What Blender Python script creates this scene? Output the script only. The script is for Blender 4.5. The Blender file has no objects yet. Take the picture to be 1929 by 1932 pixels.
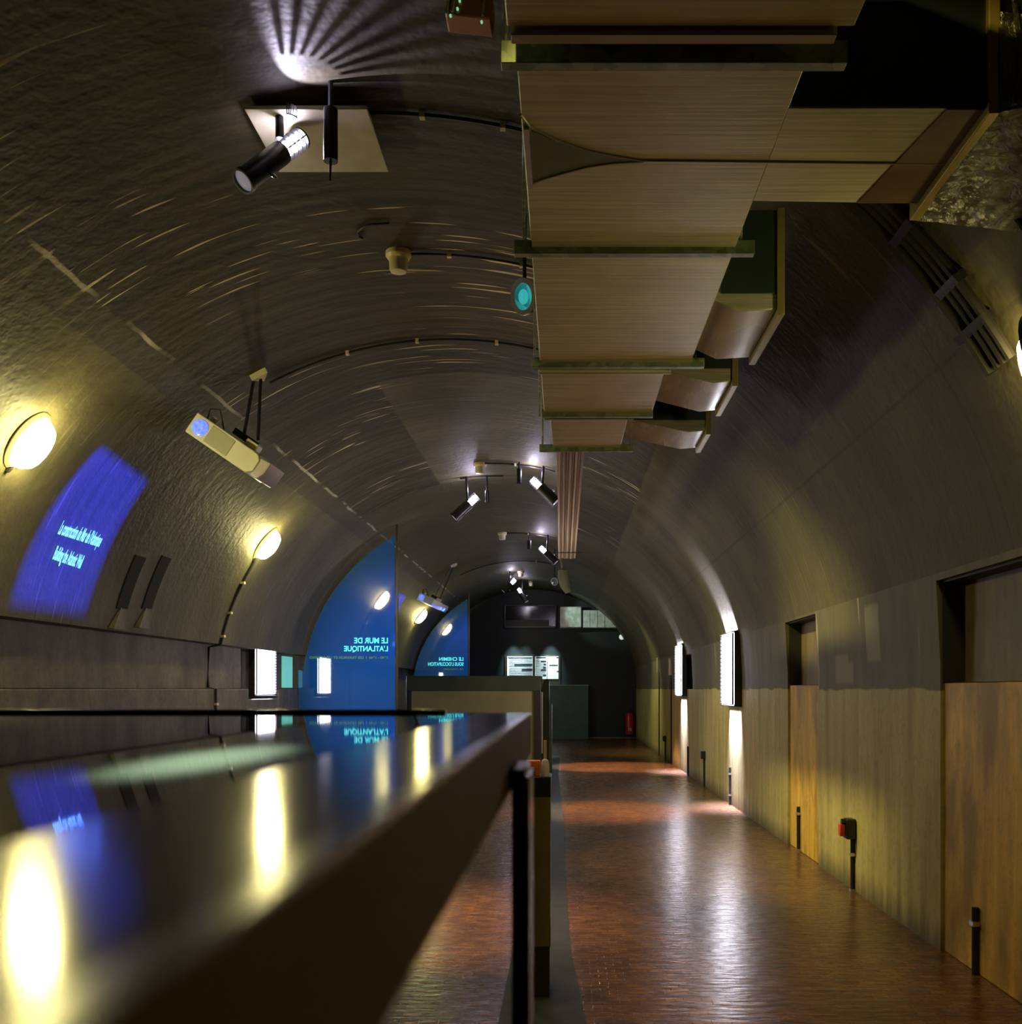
import bpy, bmesh, math, random
from mathutils import Vector, Matrix
random.seed(7)
SC = bpy.context.scene
COL = SC.collection
PI = math.pi
H = 1.5            # eye height
F = 1900.0         # focal length in photo pixels
VX, VY = 1067.0, 1300.0
XC, A, B = -1.0, 3.2, 3.02    # vault: centre line, half width, rise above eye level
YEND = 30.6
YBACK = -2.6

def P(x, y, Y): return Vector(((x - VX) * Y / F, Y, H + (VY - y) * Y / F))
def vz(X):
    t = max(0.0, 1 - ((X - XC) / A) ** 2)
    return H + B * math.sqrt(t)
def vault(th, Y, inset=0.0):
    n = Vector((math.cos(th) / A, 0, math.sin(th) / B)).normalized()
    return Vector((XC + A * math.cos(th), Y, H + B * math.sin(th))) - n * inset
def vth(x, y):
    """angle and depth where the line of sight meets the vault"""
    rx, rz = (x - VX) / F, (VY - y) / F
    a = (rx / A) ** 2 + (rz / B) ** 2
    b = -2 * rx * XC / A ** 2
    c = (XC / A) ** 2 - 1
    Y = (-b + math.sqrt(b * b - 4 * a * c)) / (2 * a)
    return math.atan2(rz * Y / B, (rx * Y - XC) / A), Y

# ------------------------------------------------------------ materials
MATS = {}
def nmat(name):
    m = bpy.data.materials.new(name); m.use_nodes = True
    nt = m.node_tree; nt.nodes.clear()
    out = nt.nodes.new('ShaderNodeOutputMaterial')
    bs = nt.nodes.new('ShaderNodeBsdfPrincipled')
    nt.links.new(bs.outputs[0], out.inputs[0])
    MATS[name] = m
    return m, nt, bs
class N:
    def __init__(s, nt): s.nt = nt
    def n(s, t, **k):
        nd = s.nt.nodes.new(t)
        for a, v in k.items(): setattr(nd, a, v)
        return nd
    def l(s, a, b): s.nt.links.new(a, b)
    def val(s, sock, v):
        if hasattr(v, 'is_output'): s.l(v, sock)
        else: sock.default_value = v
    def math(s, op, a, b=0.0, c=0.0, clamp=False):
        nd = s.n('ShaderNodeMath', operation=op, use_clamp=clamp)
        s.val(nd.inputs[0], a); s.val(nd.inputs[1], b); s.val(nd.inputs[2], c)
        return nd.outputs[0]
    def coords(s, uv=False, scale=(1, 1, 1), loc=(0, 0, 0)):
        tc = s.n('ShaderNodeTexCoord'); mp = s.n('ShaderNodeMapping')
        s.l(tc.outputs['UV' if uv else 'Object'], mp.inputs[0])
        mp.inputs['Scale'].default_value = scale; mp.inputs['Location'].default_value = loc
        return mp.outputs[0]
    def noise(s, vec, scale=5, detail=4, rough=.55, dist=0):
        nd = s.n('ShaderNodeTexNoise'); s.l(vec, nd.inputs['Vector'])
        nd.inputs['Scale'].default_value = scale; nd.inputs['Detail'].default_value = detail
        nd.inputs['Roughness'].default_value = rough; nd.inputs['Distortion'].default_value = dist
        return nd.outputs['Fac']
    def ramp(s, fac, lo, hi):
        nd = s.n('ShaderNodeMapRange', clamp=True); s.l(fac, nd.inputs[0])
        nd.inputs[1].default_value = lo; nd.inputs[2].default_value = hi
        return nd.outputs[0]
    def mix(s, fac, a, b, mode='MIX'):
        nd = s.n('ShaderNodeMix', data_type='RGBA', blend_type=mode)
        s.val(nd.inputs[0], fac)
        for i, v in ((6, a), (7, b)):
            if hasattr(v, 'is_output'): s.l(v, nd.inputs[i])
            else: nd.inputs[i].default_value = (*v, 1)
        return nd.outputs[2]
    def bump(s, h, strength=.3, dist=.02):
        nd = s.n('ShaderNodeBump'); s.l(h, nd.inputs['Height'])
        nd.inputs['Strength'].default_value = strength; nd.inputs['Distance'].default_value = dist
        return nd.outputs[0]

def simple(name, col, rough=.5, metal=0.0, emit=None, es=0.0, var=.12, vscale=6, bump=0.0, vs=(1, 1, 1), coat=0.0, spec=.5):
    m, nt, bs = nmat(name); k = N(nt)
    if var or bump:
        co = k.coords(scale=vs); nz = k.noise(co, vscale, 3)
        f = k.ramp(nz, .3, .7)
        c = k.mix(f, tuple(x * (1 - var) for x in col), tuple(min(1, x * (1 + var)) for x in col))
        k.l(c, bs.inputs['Base Color'])
    else: bs.inputs['Base Color'].default_value = (*col, 1)
    if emit: m.cycles.emission_sampling = 'NONE' if (es < 5 or es == 45) else 'FRONT'
    bs.inputs['Roughness'].default_value = rough; bs.inputs['Metallic'].default_value = metal
    bs.inputs['Specular IOR Level'].default_value = spec
    if coat: bs.inputs['Coat Weight'].default_value = coat
    if emit: bs.inputs['Emission Color'].default_value = (*emit, 1); bs.inputs['Emission Strength'].default_value = es
    if bump: k.l(k.bump(nz, bump, .01), bs.inputs['Normal'])
    return m

def mat_vault():
    m, nt, bs = nmat('vault_concrete'); k = N(nt)
    tc = k.n('ShaderNodeTexCoord'); sp = k.n('ShaderNodeSeparateXYZ'); k.l(tc.outputs['UV'], sp.inputs[0])
    u, v = sp.outputs[0], sp.outputs[1]
    obj = k.coords()
    wob = k.noise(obj, 4, 2)
    wob2 = k.math('MULTIPLY', k.math('SUBTRACT', wob, .5), .05)
    uu = k.math('ADD', u, wob2); vv = k.math('ADD', v, wob2)
    def band(x, lo, hi, soft=.02):
        a = k.ramp(x, lo, lo + soft); b = k.ramp(x, hi, hi + soft)
        return k.math('SUBTRACT', a, b, clamp=True)
    UL, UL2, UR, UM = 2.21 * 3.1, 2.285 * 3.1, .929 * 3.1, 1.818 * 3.1
    crown = band(uu, UR, UL)
    patch = k.math('MULTIPLY', band(uu, 3.9, UM), band(vv, 9.6, 14.4))
    late = k.math('MULTIPLY', k.ramp(vv, 14.4, 14.45), k.math('MAXIMUM', k.ramp(uu, 3.9, 3.92), k.ramp(vv, 18.0, 18.03)))
    rough_zone = k.math('MULTIPLY', crown, k.math('SUBTRACT', 1.0, k.math('MAXIMUM', patch, late)), clamp=True)
    big = k.noise(k.coords(uv=True, scale=(.55, .8, 1)), 1.0, 1)
    fine = k.noise(obj, 11, 4, .7)
    board = k.noise(k.coords(uv=True, scale=(.7, 11, 1)), 1.0, 3, .65)
    base = k.mix(k.ramp(big, .3, .7), (.055, .050, .024), (.14, .125, .066))
    mott = k.noise(k.coords(scale=(1, 1, 1), loc=(7, 1, 2)), 2.6, 3, .65)
    base = k.mix(k.math('MULTIPLY', k.ramp(mott, .42, .68), .6), base, (.06, .054, .03))
    base = k.mix(k.math('MULTIPLY', k.ramp(board, .35, .7), .22), base, (.21, .18, .10))
    base = k.mix(k.math('MULTIPLY', k.ramp(fine, .5, .75), .5), base, (.08, .07, .055))
    rz = k.mix(k.ramp(board, .4, .75), (.022, .019, .010), (.085, .07, .04))
    base = k.mix(k.math('MULTIPLY', rough_zone, .9), base, rz)
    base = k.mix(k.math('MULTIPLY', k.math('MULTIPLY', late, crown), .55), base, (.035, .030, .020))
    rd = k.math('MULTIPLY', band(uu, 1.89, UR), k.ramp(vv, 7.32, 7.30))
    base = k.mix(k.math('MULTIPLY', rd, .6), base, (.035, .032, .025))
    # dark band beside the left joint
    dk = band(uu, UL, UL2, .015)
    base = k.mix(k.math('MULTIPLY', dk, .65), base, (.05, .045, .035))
    # pale scratches left by the boards
    st = k.noise(k.coords(uv=True, scale=(1.5, 24, 1), loc=(3, 5, 0)), 1.0, 1, .4)
    stm = k.math('MULTIPLY', k.ramp(st, .655, .69), k.ramp(k.noise(k.coords(uv=True, scale=(.5, .7, 1)), 1.0, 1), .49, .58))
    sm = k.math('MULTIPLY', stm, k.math('ADD', k.math('MULTIPLY', rough_zone, .8), .12))
    base = k.mix(sm, base, (.85, .72, .42))
    # left joint, pale lime line
    jn = band(uu, UL - .03, UL + .0, .01)
    jm = k.math('MULTIPLY', jn, k.ramp(k.noise(k.coords(uv=True, scale=(1, 1.1, 1)), 1.0, 3), .45, .6))
    base = k.mix(jm, base, (.55, .52, .38))
    # casting joints every 3.1 m
    fr = k.math('FRACT', k.math('DIVIDE', k.math('ADD', v, 1.45), 3.1))
    jt = k.math('SUBTRACT', k.ramp(fr, 0.0, .001), k.ramp(fr, .004, .006), clamp=True)
    base = k.mix(k.math('MULTIPLY', jt, .6), base, (.03, .028, .022))
    jr = band(u, 1.62, 1.64, .006)
    base = k.mix(k.math('MULTIPLY', jr, .5), base, (.04, .035, .03))
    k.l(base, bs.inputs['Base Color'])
    bs.inputs['Roughness'].default_value = .62
    bs.inputs['Specular IOR Level'].default_value = .35
    hh = k.math('ADD', k.math('MULTIPLY', k.noise(obj, 11, 2, .7), .8), k.math('MULTIPLY', k.noise(k.coords(uv=True, scale=(.7, 11, 1)), 1.0, 1, .65), .28))
    k.l(k.bump(hh, .4, .025), bs.inputs['Normal'])
    return m

def mat_rightwall():
    m, nt, bs = nmat('painted_wall'); k = N(nt)
    tc = k.n('ShaderNodeTexCoord'); sp = k.n('ShaderNodeSeparateXYZ'); k.l(tc.outputs['Object'], sp.inputs[0])
    z = sp.outputs[2]; y = sp.outputs[1]
    obj = k.coords()
    wn = k.noise(k.coords(scale=(1, 2.2, 1)), 1, 4)
    zz = k.math('ADD', z, k.math('MULTIPLY', k.math('SUBTRACT', wn, .5), .07))
    up = k.ramp(zz, 1.492, 1.505)
    vert = k.noise(k.coords(scale=(3, 3, .35)), 2.2, 4, .6)
    fine = k.noise(obj, 16, 3, .65)
    low = k.mix(k.ramp(vert, .3, .7), (.34, .29, .12), (.60, .52, .24))
    low = k.mix(k.math('MULTIPLY', k.ramp(fine, .5, .8), .5), low, (.20, .17, .09))
    hi = k.mix(k.ramp(vert, .3, .7), (.09, .08, .052), (.15, .135, .085))
    c = k.mix(up, low, hi)
    # darker towards the foot
    ft = k.ramp(k.math('ADD', z, k.math('MULTIPLY', vert, .22)), .30, .12)
    c = k.mix(k.math('MULTIPLY', ft, .75), c, (.06, .052, .035))
    for (y0_, y1_, z0_, z1_) in ((7.62, 8.02, 1.53, 1.78), (7.5, 7.66, 1.53, 1.72), (6.84, 7.18, 1.68, 2.10)):
        ya = k.math('SUBTRACT', k.ramp(y, y0_, y0_ + .03), k.ramp(y, y1_ - .03, y1_), clamp=True)
        za = k.math('SUBTRACT', k.ramp(z, z0_, z0_ + .03), k.ramp(z, z1_ - .03, z1_), clamp=True)
        c = k.mix(k.math('MULTIPLY', k.math('MULTIPLY', ya, za), .7), c, (.30, .28, .20))
    # lime runs on the upper part
    st = k.noise(k.coords(scale=(1, 4.5, .6), loc=(0, 2, 0)), 1.0, 2, .4)
    c = k.mix(k.math('MULTIPLY', k.math('MULTIPLY', k.ramp(st, .66, .70), up), .55), c, (.55, .50, .36))
    k.l(c, bs.inputs['Base Color'])
    bs.inputs['Roughness'].default_value = .6; bs.inputs['Specular IOR Level'].default_value = .35
    k.l(k.bump(fine, .25, .012), bs.inputs['Normal'])
    return m

def mat_ochre(name, c1, c2, c3):
    m, nt, bs = nmat(name); k = N(nt)
    vert = k.noise(k.coords(scale=(4, 4, .5)), 2.0, 4, .62)
    fine = k.noise(k.coords(), 15, 3, .65)
    c = k.mix(k.ramp(vert, .3, .68), c1, c2)
    c = k.mix(k.math('MULTIPLY', k.ramp(k.noise(k.coords(scale=(2, 2, .8)), 1.8, 5), .45, .62), .8), c, c3)
    c = k.mix(k.math('MULTIPLY', k.ramp(fine, .55, .8), .5), c, tuple(x * .4 for x in c1))
    k.l(c, bs.inputs['Base Color']); bs.inputs['Roughness'].default_value = .55
    k.l(k.bump(fine, .3, .01), bs.inputs['Normal'])
    return m

def mat_leftwall():
    m, nt, bs = nmat('left_concrete'); k = N(nt)
    vert = k.noise(k.coords(scale=(1.2, 1.2, .7)), 2.2, 4, .6)
    fine = k.noise(k.coords(), 14, 3, .7)
    c = k.mix(k.ramp(vert, .3, .72), (.09, .075, .05), (.22, .19, .135))
    c = k.mix(k.math('MULTIPLY', k.ramp(fine, .45, .75), .55), c, (.07, .06, .05))
    k.l(c, bs.inputs['Base Color']); bs.inputs['Roughness'].default_value = .7
    k.l(k.bump(fine, .4, .02), bs.inputs['Normal'])
    return m

def mat_floor():
    m, nt, bs = nmat('brick_pavers'); k = N(nt)
    co = k.coords()
    br = k.n('ShaderNodeTexBrick'); k.l(co, br.inputs['Vector'])
    br.offset = .5; br.squash = 1
    br.inputs['Color1'].default_value = (.23, .11, .040, 1)
    br.inputs['Color2'].default_value = (.11, .048, .022, 1)
    br.inputs['Mortar'].default_value = (.02, .015, .012, 1)
    br.inputs['Scale'].default_value = 1.0
    br.inputs['Mortar Size'].default_value = .0022
    br.inputs['Mortar Smooth'].default_value = .3
    br.inputs['Brick Width'].default_value = .088
    br.inputs['Row Height'].default_value = .055
    big = k.noise(k.coords(scale=(.9, .5, 1)), 1.3, 3, .6)
    c = k.mix(k.math('MULTIPLY', k.ramp(big, .38, .65), .6), br.outputs['Color'], (.055, .035, .026))
    k.l(c, bs.inputs['Base Color'])
    rn = k.noise(k.coords(scale=(3, 12, 1)), 3.0, 2)
    rr = k.math('ADD', k.math('MULTIPLY', rn, .22), .15)
    k.l(rr, bs.inputs['Roughness'])
    bs.inputs['Specular IOR Level'].default_value = .6
    # each paver sits at its own slight tilt and height
    vo = k.n('ShaderNodeTexWhiteNoise', noise_dimensions='2D')
    sx = k.n('ShaderNodeSeparateXYZ'); k.l(co, sx.inputs[0])
    row = k.math('FLOOR', k.math('DIVIDE', sx.outputs[1], .055))
    colx = k.math('FLOOR', k.math('ADD', k.math('DIVIDE', sx.outputs[0], .088), k.math('MULTIPLY', row, .5)))
    cb = k.n('ShaderNodeCombineXYZ'); k.l(colx, cb.inputs[0]); k.l(row, cb.inputs[1]); k.l(cb.outputs[0], vo.inputs['Vector'])
    wav = k.noise(k.coords(scale=(5, 14, 1)), 1.5, 1)
    h = k.math('ADD', k.math('MULTIPLY', vo.outputs['Value'], .35), k.math('MULTIPLY', wav, .8))
    h = k.math('SUBTRACT', h, k.math('MULTIPLY', br.outputs['Fac'], .8))
    k.l(k.bump(h, .32, .012), bs.inputs['Normal'])
    return m

def mat_galv(name, col=(.84, .88, .62), rough=.38, grain=(1.2, 60, 1.2), bscale=1.0):
    m, nt, bs = nmat(name); k = N(nt)
    g = k.noise(k.coords(scale=grain), 1.0, 3, .6)
    bl = k.noise(k.coords(), 2.2 * bscale, 4)
    c = k.mix(k.ramp(g, .3, .7), tuple(x * .72 for x in col), tuple(min(1, x * 1.15) for x in col))
    c = k.mix(k.math('MULTIPLY', k.ramp(bl, .5, .7), .35), c, (.40, .36, .24))
    k.l(c, bs.inputs['Base Color'])
    bs.inputs['Metallic'].default_value = .2
    k.l(k.math('ADD', k.math('MULTIPLY', g, .25), rough - .12), bs.inputs['Roughness'])
    k.l(k.bump(g, .12, .01), bs.inputs['Normal'])
    return m

def mat_foil():
    m, nt, bs = nmat('foil_wrap'); k = N(nt)
    cr = k.noise(k.coords(scale=(1, 1, 1)), 16, 5, .6, 1.2)
    big = k.noise(k.coords(), 3, 3)
    c = k.mix(big, (.13, .15, .14), (.30, .29, .22))
    k.l(c, bs.inputs['Base Color']); bs.inputs['Metallic'].default_value = .9
    bs.inputs['Roughness'].default_value = .3
    k.l(k.bump(cr, .8, .03), bs.inputs['Normal'])
    return m

def mat_bracket():
    m, nt, bs = nmat('spangled_galvanised'); k = N(nt)
    vo = k.n('ShaderNodeTexVoronoi'); k.l(k.coords(), vo.inputs['Vector']); vo.inputs['Scale'].default_value = 26
    sp = k.n('ShaderNodeSeparateColor'); k.l(vo.outputs['Color'], sp.inputs[0])
    c = k.mix(sp.outputs[0], (.22, .32, .22), (.46, .56, .42))
    k.l(c, bs.inputs['Base Color']); bs.inputs['Metallic'].default_value = .45; bs.inputs['Roughness'].default_value = .45
    return m

VAULT = mat_vault(); RW = mat_rightwall(); LW = mat_leftwall(); FL = mat_floor()
OCHRE = mat_ochre('ochre_infill', (.60, .36, .05), (.95, .62, .09), (.28, .17, .04))
BOARD = mat_ochre('stained_board', (.16, .12, .06), (.25, .18, .08), (.12, .09, .05))
DARKREVEAL = simple('dark_reveal', (.02, .02, .022), .6)
GALV = mat_galv('duct_sheet'); GALV2 = mat_galv('hood_sheet', (.58, .60, .48), .26, (1.5, 1.5, 40))
RUST = mat_galv('rusty_sheet', (.17, .10, .03), .5, (3, 3, 3))
FOIL = mat_foil(); BRK = mat_bracket()
BLACK = simple('black_metal', (.012, .012, .014), .35, .0)
BLACKG = simple('gloss_black', (.01, .01, .012), .12, .0)
RUBBER = simple('black_conduit', (.02, .018, .016), .45)
CHROME = simple('chrome', (.8, .8, .8), .15, 1.0)
WHITEP = simple('cream_plastic', (.72, .66, .45), .4)
WHITEB = simple('white_housing', (.72, .70, .56), .35, var=.04)
WHITEG = simple('grey_grille', (.40, .40, .30), .45, var=.04)
LAVEND = simple('pale_end_cap', (.52, .47, .50), .4)
DETO = simple('detector_plastic', (.85, .68, .40), .4)
COPPER = simple('copper_sheet', (.42, .18, .10), .4, .5)
STEEL = simple('brushed_steel', (.62, .60, .66), .33, .9, var=.05)
GREYSTONE = simple('grey_kerb', (.03, .04, .045), .55, bump=.3, vscale=9, var=.3)
ENDW = simple('dark_end_wall', (.006, .012, .013), .5, var=.25, vscale=2)
TEALP = simple('teal_panel_paint', (.06, .12, .12), .35)
OLIVE = simple('olive_panel', (.26, .22, .08), .5, var=.1, vscale=3)
OLIVED = simple('dark_olive_frame', (.04, .05, .025), .4)
UMBER = simple('umber_frame', (.03, .022, .014), .35)
RED = simple('red_enamel', (.55, .02, .03), .3)
ORANGE = simple('orange_plastic', (.95, .25, .03), .4)
LILAC = simple('lilac_plastic', (.62, .56, .85), .4)
WOODL = simple('pale_wood', (.62, .42, .28), .5)
WOODTRAY = simple('grooved_wood', (.26, .17, .09), .55, var=.55, vscale=1.0, vs=(70, .5, 2), bump=.5)
WOODTRAY2 = simple('grooved_wood_light', (.66, .50, .28), .55, var=.5, vscale=1.0, vs=(70, .5, 2), bump=.5)
GLASSFRM = simple('green_glass_edge', (.10, .16, .10), .2)
TABSTRIP = simple('table_border', (.018, .012, .008), .13, spec=.3)
TABSIDE = simple('table_side', (.80, .56, .30), .7)
TABGLASS = simple('table_glass', (.030, .028, .018), .025, var=.3, vscale=3, spec=.7)
TABLIP = simple('table_lip', (.012, .03, .018), .25)
TEALCARD = simple('teal_card', (.55, .85, .85), .5, var=.03)
PLATE = simple('beige_plate', (.62, .56, .42), .5)
SLOT = simple('dark_slot', (.006, .006, .006), .9)
GREENISH = simple('olive_canvas', (.22, .22, .10), .6)
YLAMP = simple('lamp_glass', (1, .95, .7), .3, emit=(1.0, .87, .33), es=110, var=0)
WLIGHT = simple('cool_diffuser', (1, 1, 1), .3, emit=(.90, .86, 1.0), es=24, var=0)
HOT = simple('white_hot_lamp', (1, 1, 1), .3, emit=(.86, .80, 1.0), es=45, var=0)
LENS = simple('spot_lens', (.5, .5, .55), .1, emit=(.9, .85, 1.0), es=.15, var=0)
BLUELENS = simple('projector_lens', (.2, .3, .9), .1, emit=(.12, .2, 1.0), es=.9, var=.5, vscale=40)
PROJTXT = simple('projected_text', (.1, .4, .9), .5, emit=(.25, .80, 1.0), es=1.4, var=0)
CYAN = simple('cyan_letters', (.1, .7, .7), .5, emit=(.08, .80, .75), es=.75, var=0)
DIMGREEN = simple('dim_green_letters', (.05, .2, .12), .5, emit=(.03, .22, .12), es=.35, var=0)
TEALGLOW = simple('teal_wall_glow', (.3, .7, .6), .5, emit=(.12, .55, .42), es=.6, var=.1)
PAPER = simple('white_sheet', (.85, .88, .88), .5, emit=(.75, .88, .92), es=.15, var=.05, vscale=12)
INK = simple('dark_ink', (.03, .04, .06), .5)
BOLTGLOW = simple('bolt_head_glow', (.2, .9, .4), .4, emit=(.3, .8, .45), es=.6, var=0)  # glow put on bolt and screw heads; no indicator lamps there
STEEL2 = simple('pale_rim', (.6, .6, .55), .3, .3)
IRID = simple('speaker_cone_shine', (.1, .5, .6), .15, .8, emit=(.05, .55, .55), es=.6, var=.8, vscale=18)  # teal shine put in as glow; the cone is no lamp

def mat_partition():
    m, nt, bs = nmat('blue_glow_glass'); k = N(nt)
    bs.inputs['Base Color'].default_value = (.010, .09, .34, 1)
    bs.inputs['Roughness'].default_value = .03
    bs.inputs['Specular IOR Level'].default_value = .9
    bs.inputs['IOR'].default_value = 1.9
    bs.inputs['Emission Color'].default_value = (.004, .06, .12, 1)
    bs.inputs['Emission Strength'].default_value = .15  # blue glow put into the glass itself; nothing lights it from behind
    return m
PART = mat_partition()

# ------------------------------------------------------------ mesh building
class MB:
    def __init__(s): s.v = []; s.f = []; s.uv = None
    def add(s, vs, fs):
        o = len(s.v); s.v += [Vector(v) for v in vs]; s.f += [[i + o for i in f] for f in fs]; return s
    def box(s, lo, hi, M=None):
        x0, y0, z0 = lo; x1, y1, z1 = hi
        vs = [Vector(p) for p in ((x0, y0, z0), (x1, y0, z0), (x1, y1, z0), (x0, y1, z0), (x0, y0, z1), (x1, y0, z1), (x1, y1, z1), (x0, y1, z1))]
        if M is not None: vs = [M @ v for v in vs]
        return s.add(vs, [(0, 3, 2, 1), (4, 5, 6, 7), (0, 1, 5, 4), (1, 2, 6, 5), (2, 3, 7, 6), (3, 0, 4, 7)])
    def prism(s, poly, axis, a, b):
        """poly: 2-D outline (counter-clockwise), extruded along axis from a to b"""
        def mk(p, t):
            return {'x': (t, p[0], p[1]), 'y': (p[0], t, p[1]), 'z': (p[0], p[1], t)}[axis]
        n = len(poly)
        vs = [mk(p, a) for p in poly] + [mk(p, b) for p in poly]
        fs = [tuple(range(n))[::-1], tuple(range(n, 2 * n))] + [(i, (i + 1) % n, n + (i + 1) % n, n + i) for i in range(n)]
        return s.add(vs, fs)
    def tube(s, pts, r, n=8, cap=True):
        pts = [Vector(p) for p in pts]; rings = []
        up = None
        for i, p in enumerate(pts):
            d = (pts[min(i + 1, len(pts) - 1)] - pts[max(i - 1, 0)]).normalized()
            if up is None:
                up = Vector((0, 0, 1)) if abs(d.z) < .9 else Vector((0, 1, 0))
            x = d.cross(up).normalized(); y = d.cross(x).normalized(); up = -y if False else up
            rr = r[i] if isinstance(r, (list, tuple)) else r
            rings.append([p + (x * math.cos(2 * PI * j / n) + y * math.sin(2 * PI * j / n)) * rr for j in range(n)])
        vs = [v for rg in rings for v in rg]; fs = []
        for i in range(len(rings) - 1):
            for j in range(n):
                fs.append((i * n + j, i * n + (j + 1) % n, (i + 1) * n + (j + 1) % n, (i + 1) * n + j))
        if cap: fs += [tuple(range(n))[::-1], tuple(range((len(rings) - 1) * n, len(rings) * n))]
        return s.add(vs, fs)
    def lathe(s, prof, M=None, n=24, sx=1, sy=1, cap=True):
        """prof: (radius, height) list around local z"""
        vs = []; fs = []
        for r, h in prof:
            for j in range(n):
                a = 2 * PI * j / n
                v = Vector((r * math.cos(a) * sx, r * math.sin(a) * sy, h)); vs.append(M @ v if M is not None else v)
        for i in range(len(prof) - 1):
            for j in range(n):
                fs.append((i * n + j, i * n + (j + 1) % n, (i + 1) * n + (j + 1) % n, (i + 1) * n + j))
        if cap: fs += [tuple(range(n))[::-1], tuple(range((len(prof) - 1) * n, len(prof) * n))]
        else: fs += [((len(prof) - 1) * n + j, (len(prof) - 1) * n + (j + 1) % n, (j + 1) % n, j) for j in range(n)]
        return s.add(vs, fs)
def link(name, mb, mat, parent=None, origin=Vector((0, 0, 0)), bevel=0, smooth=True):
    me = bpy.data.meshes.new(name)
    me.from_pydata([tuple(v - origin) for v in mb.v], [], mb.f)
    bm = bmesh.new(); bm.from_mesh(me); bmesh.ops.recalc_face_normals(bm, faces=bm.faces); bm.to_mesh(me); bm.free()
    me.materials.append(mat)
    o = bpy.data.objects.new(name, me); COL.objects.link(o)
    if parent is not None: o.parent = parent
    else: o.location = origin
    if smooth:
        for p in me.polygons: p.use_smooth = True
        me.set_sharp_from_angle(angle=.6)
    if bevel:
        b = o.modifiers.new('Bevel', 'BEVEL'); b.width = bevel; b.segments = 2; b.limit_method = 'ANGLE'
    return o
class Thing:
    def __init__(s, name, label, cat, loc, group=None):
        s.o = bpy.data.objects.new(name, None); COL.objects.link(s.o); s.o.empty_display_size = .05
        s.loc = Vector(loc); s.o.location = s.loc
        s.o['label'] = label; s.o['category'] = cat
        if group: s.o['group'] = group
    def part(s, name, mb, mat, bevel=0, label=None, parent=None, smooth=True):
        o = link(name, mb, mat, parent or s.o, s.loc, bevel, smooth)
        if label: o['label'] = label
        return o
def single(name, mb, mat, label, cat, origin, bevel=0, group=None):
    o = link(name, mb, mat, None, Vector(origin), bevel); o['label'] = label; o['category'] = cat
    if group: o['group'] = group
    return o
def struct(name, mb, mat, bevel=0, smooth=True):
    o = link(name, mb, mat, None, Vector((0, 0, 0)), bevel, smooth); o['kind'] = 'structure'; return o
def frameM(origin, z, x=None):
    z = Vector(z).normalized(); x = Vector(x) if x is not None else Vector((0, 1, 0))
    x = (x - z * x.dot(z)).normalized(); y = z.cross(x)
    M = Matrix((x, y, z)).transposed().to_4x4(); M.translation = Vector(origin); return M
def text_mesh(body, size, mat, parent_thing, name, M, ext=.002, sx=1.0, align='LEFT', bend=None, bold=0.0):
    cu = bpy.data.curves.new(name, 'FONT'); cu.body = body; cu.size = size; cu.extrude = ext; cu.offset = bold
    cu.align_x = align
    o = bpy.data.objects.new(name, cu); COL.objects.link(o)
    bpy.context.view_layer.update()
    dg = bpy.context.evaluated_depsgraph_get()
    me = bpy.data.meshes.new_from_object(o.evaluated_get(dg)); bpy.data.objects.remove(o); bpy.data.curves.remove(cu)
    for v in me.vertices:
        p = Vector((v.co.x * sx, v.co.y, v.co.z))
        p = bend(p) if bend else M @ p
        v.co = p - (parent_thing.loc if parent_thing else Vector((0, 0, 0)))
    me.materials.clear(); me.materials.append(mat)
    ob = bpy.data.objects.new(name, me); COL.objects.link(ob)
    if parent_thing: ob.parent = parent_thing.o
    return ob

# ------------------------------------------------------------ setting
TR, TL = math.asin(.66 / B), PI - math.asin(.54 / B)
def vault_mesh():
    mb = MB(); nth, ny = 96, 34
    ys = [YBACK + (YEND - YBACK) * i / ny for i in range(ny + 1)]
    ths = [TR + (TL - TR) * i / nth for i in range(nth + 1)]
    T = .35
    vs = [vault(t, y) for y in ys for t in ths]; W = nth + 1
    fs = [(i * W + j, i * W + j + 1, (i + 1) * W + j + 1, (i + 1) * W + j) for i in range(ny) for j in range(nth)]
    n0 = len(vs)
    vs += [vault(t, y, -T) for y in ys for t in ths]
    fs += [(n0 + i * W + j, n0 + (i + 1) * W + j, n0 + (i + 1) * W + j + 1, n0 + i * W + j + 1) for i in range(ny) for j in range(nth)]
    for j in (0, nth):
        fs += [(i * W + j, (i + 1) * W + j, n0 + (i + 1) * W + j, n0 + i * W + j) for i in range(ny)]
    for i in (0, ny):
        fs += [(i * W + j, i * W + j + 1, n0 + i * W + j + 1, n0 + i * W + j) for j in range(nth)]
    mb.add(vs, fs)
    me = bpy.data.meshes.new('ceiling'); me.from_pydata([tuple(v) for v in mb.v], [], mb.f)
    uvl = me.uv_layers.new(name='UVMap')
    info = [(t * 3.1, y) for y in ys for t in ths] * 2
    for lp in me.loops: uvl.data[lp.index].uv = info[lp.vertex_index]
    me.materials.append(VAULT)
    for p in me.polygons: p.use_smooth = True
    me.set_sharp_from_angle(angle=.6)
    o = bpy.data.objects.new('ceiling', me); COL.objects.link(o); o['kind'] = 'structure'
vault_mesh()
struct('floor', MB().box((-5.2, YBACK, -.12), (2.9, YEND, 0)), FL)
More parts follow.
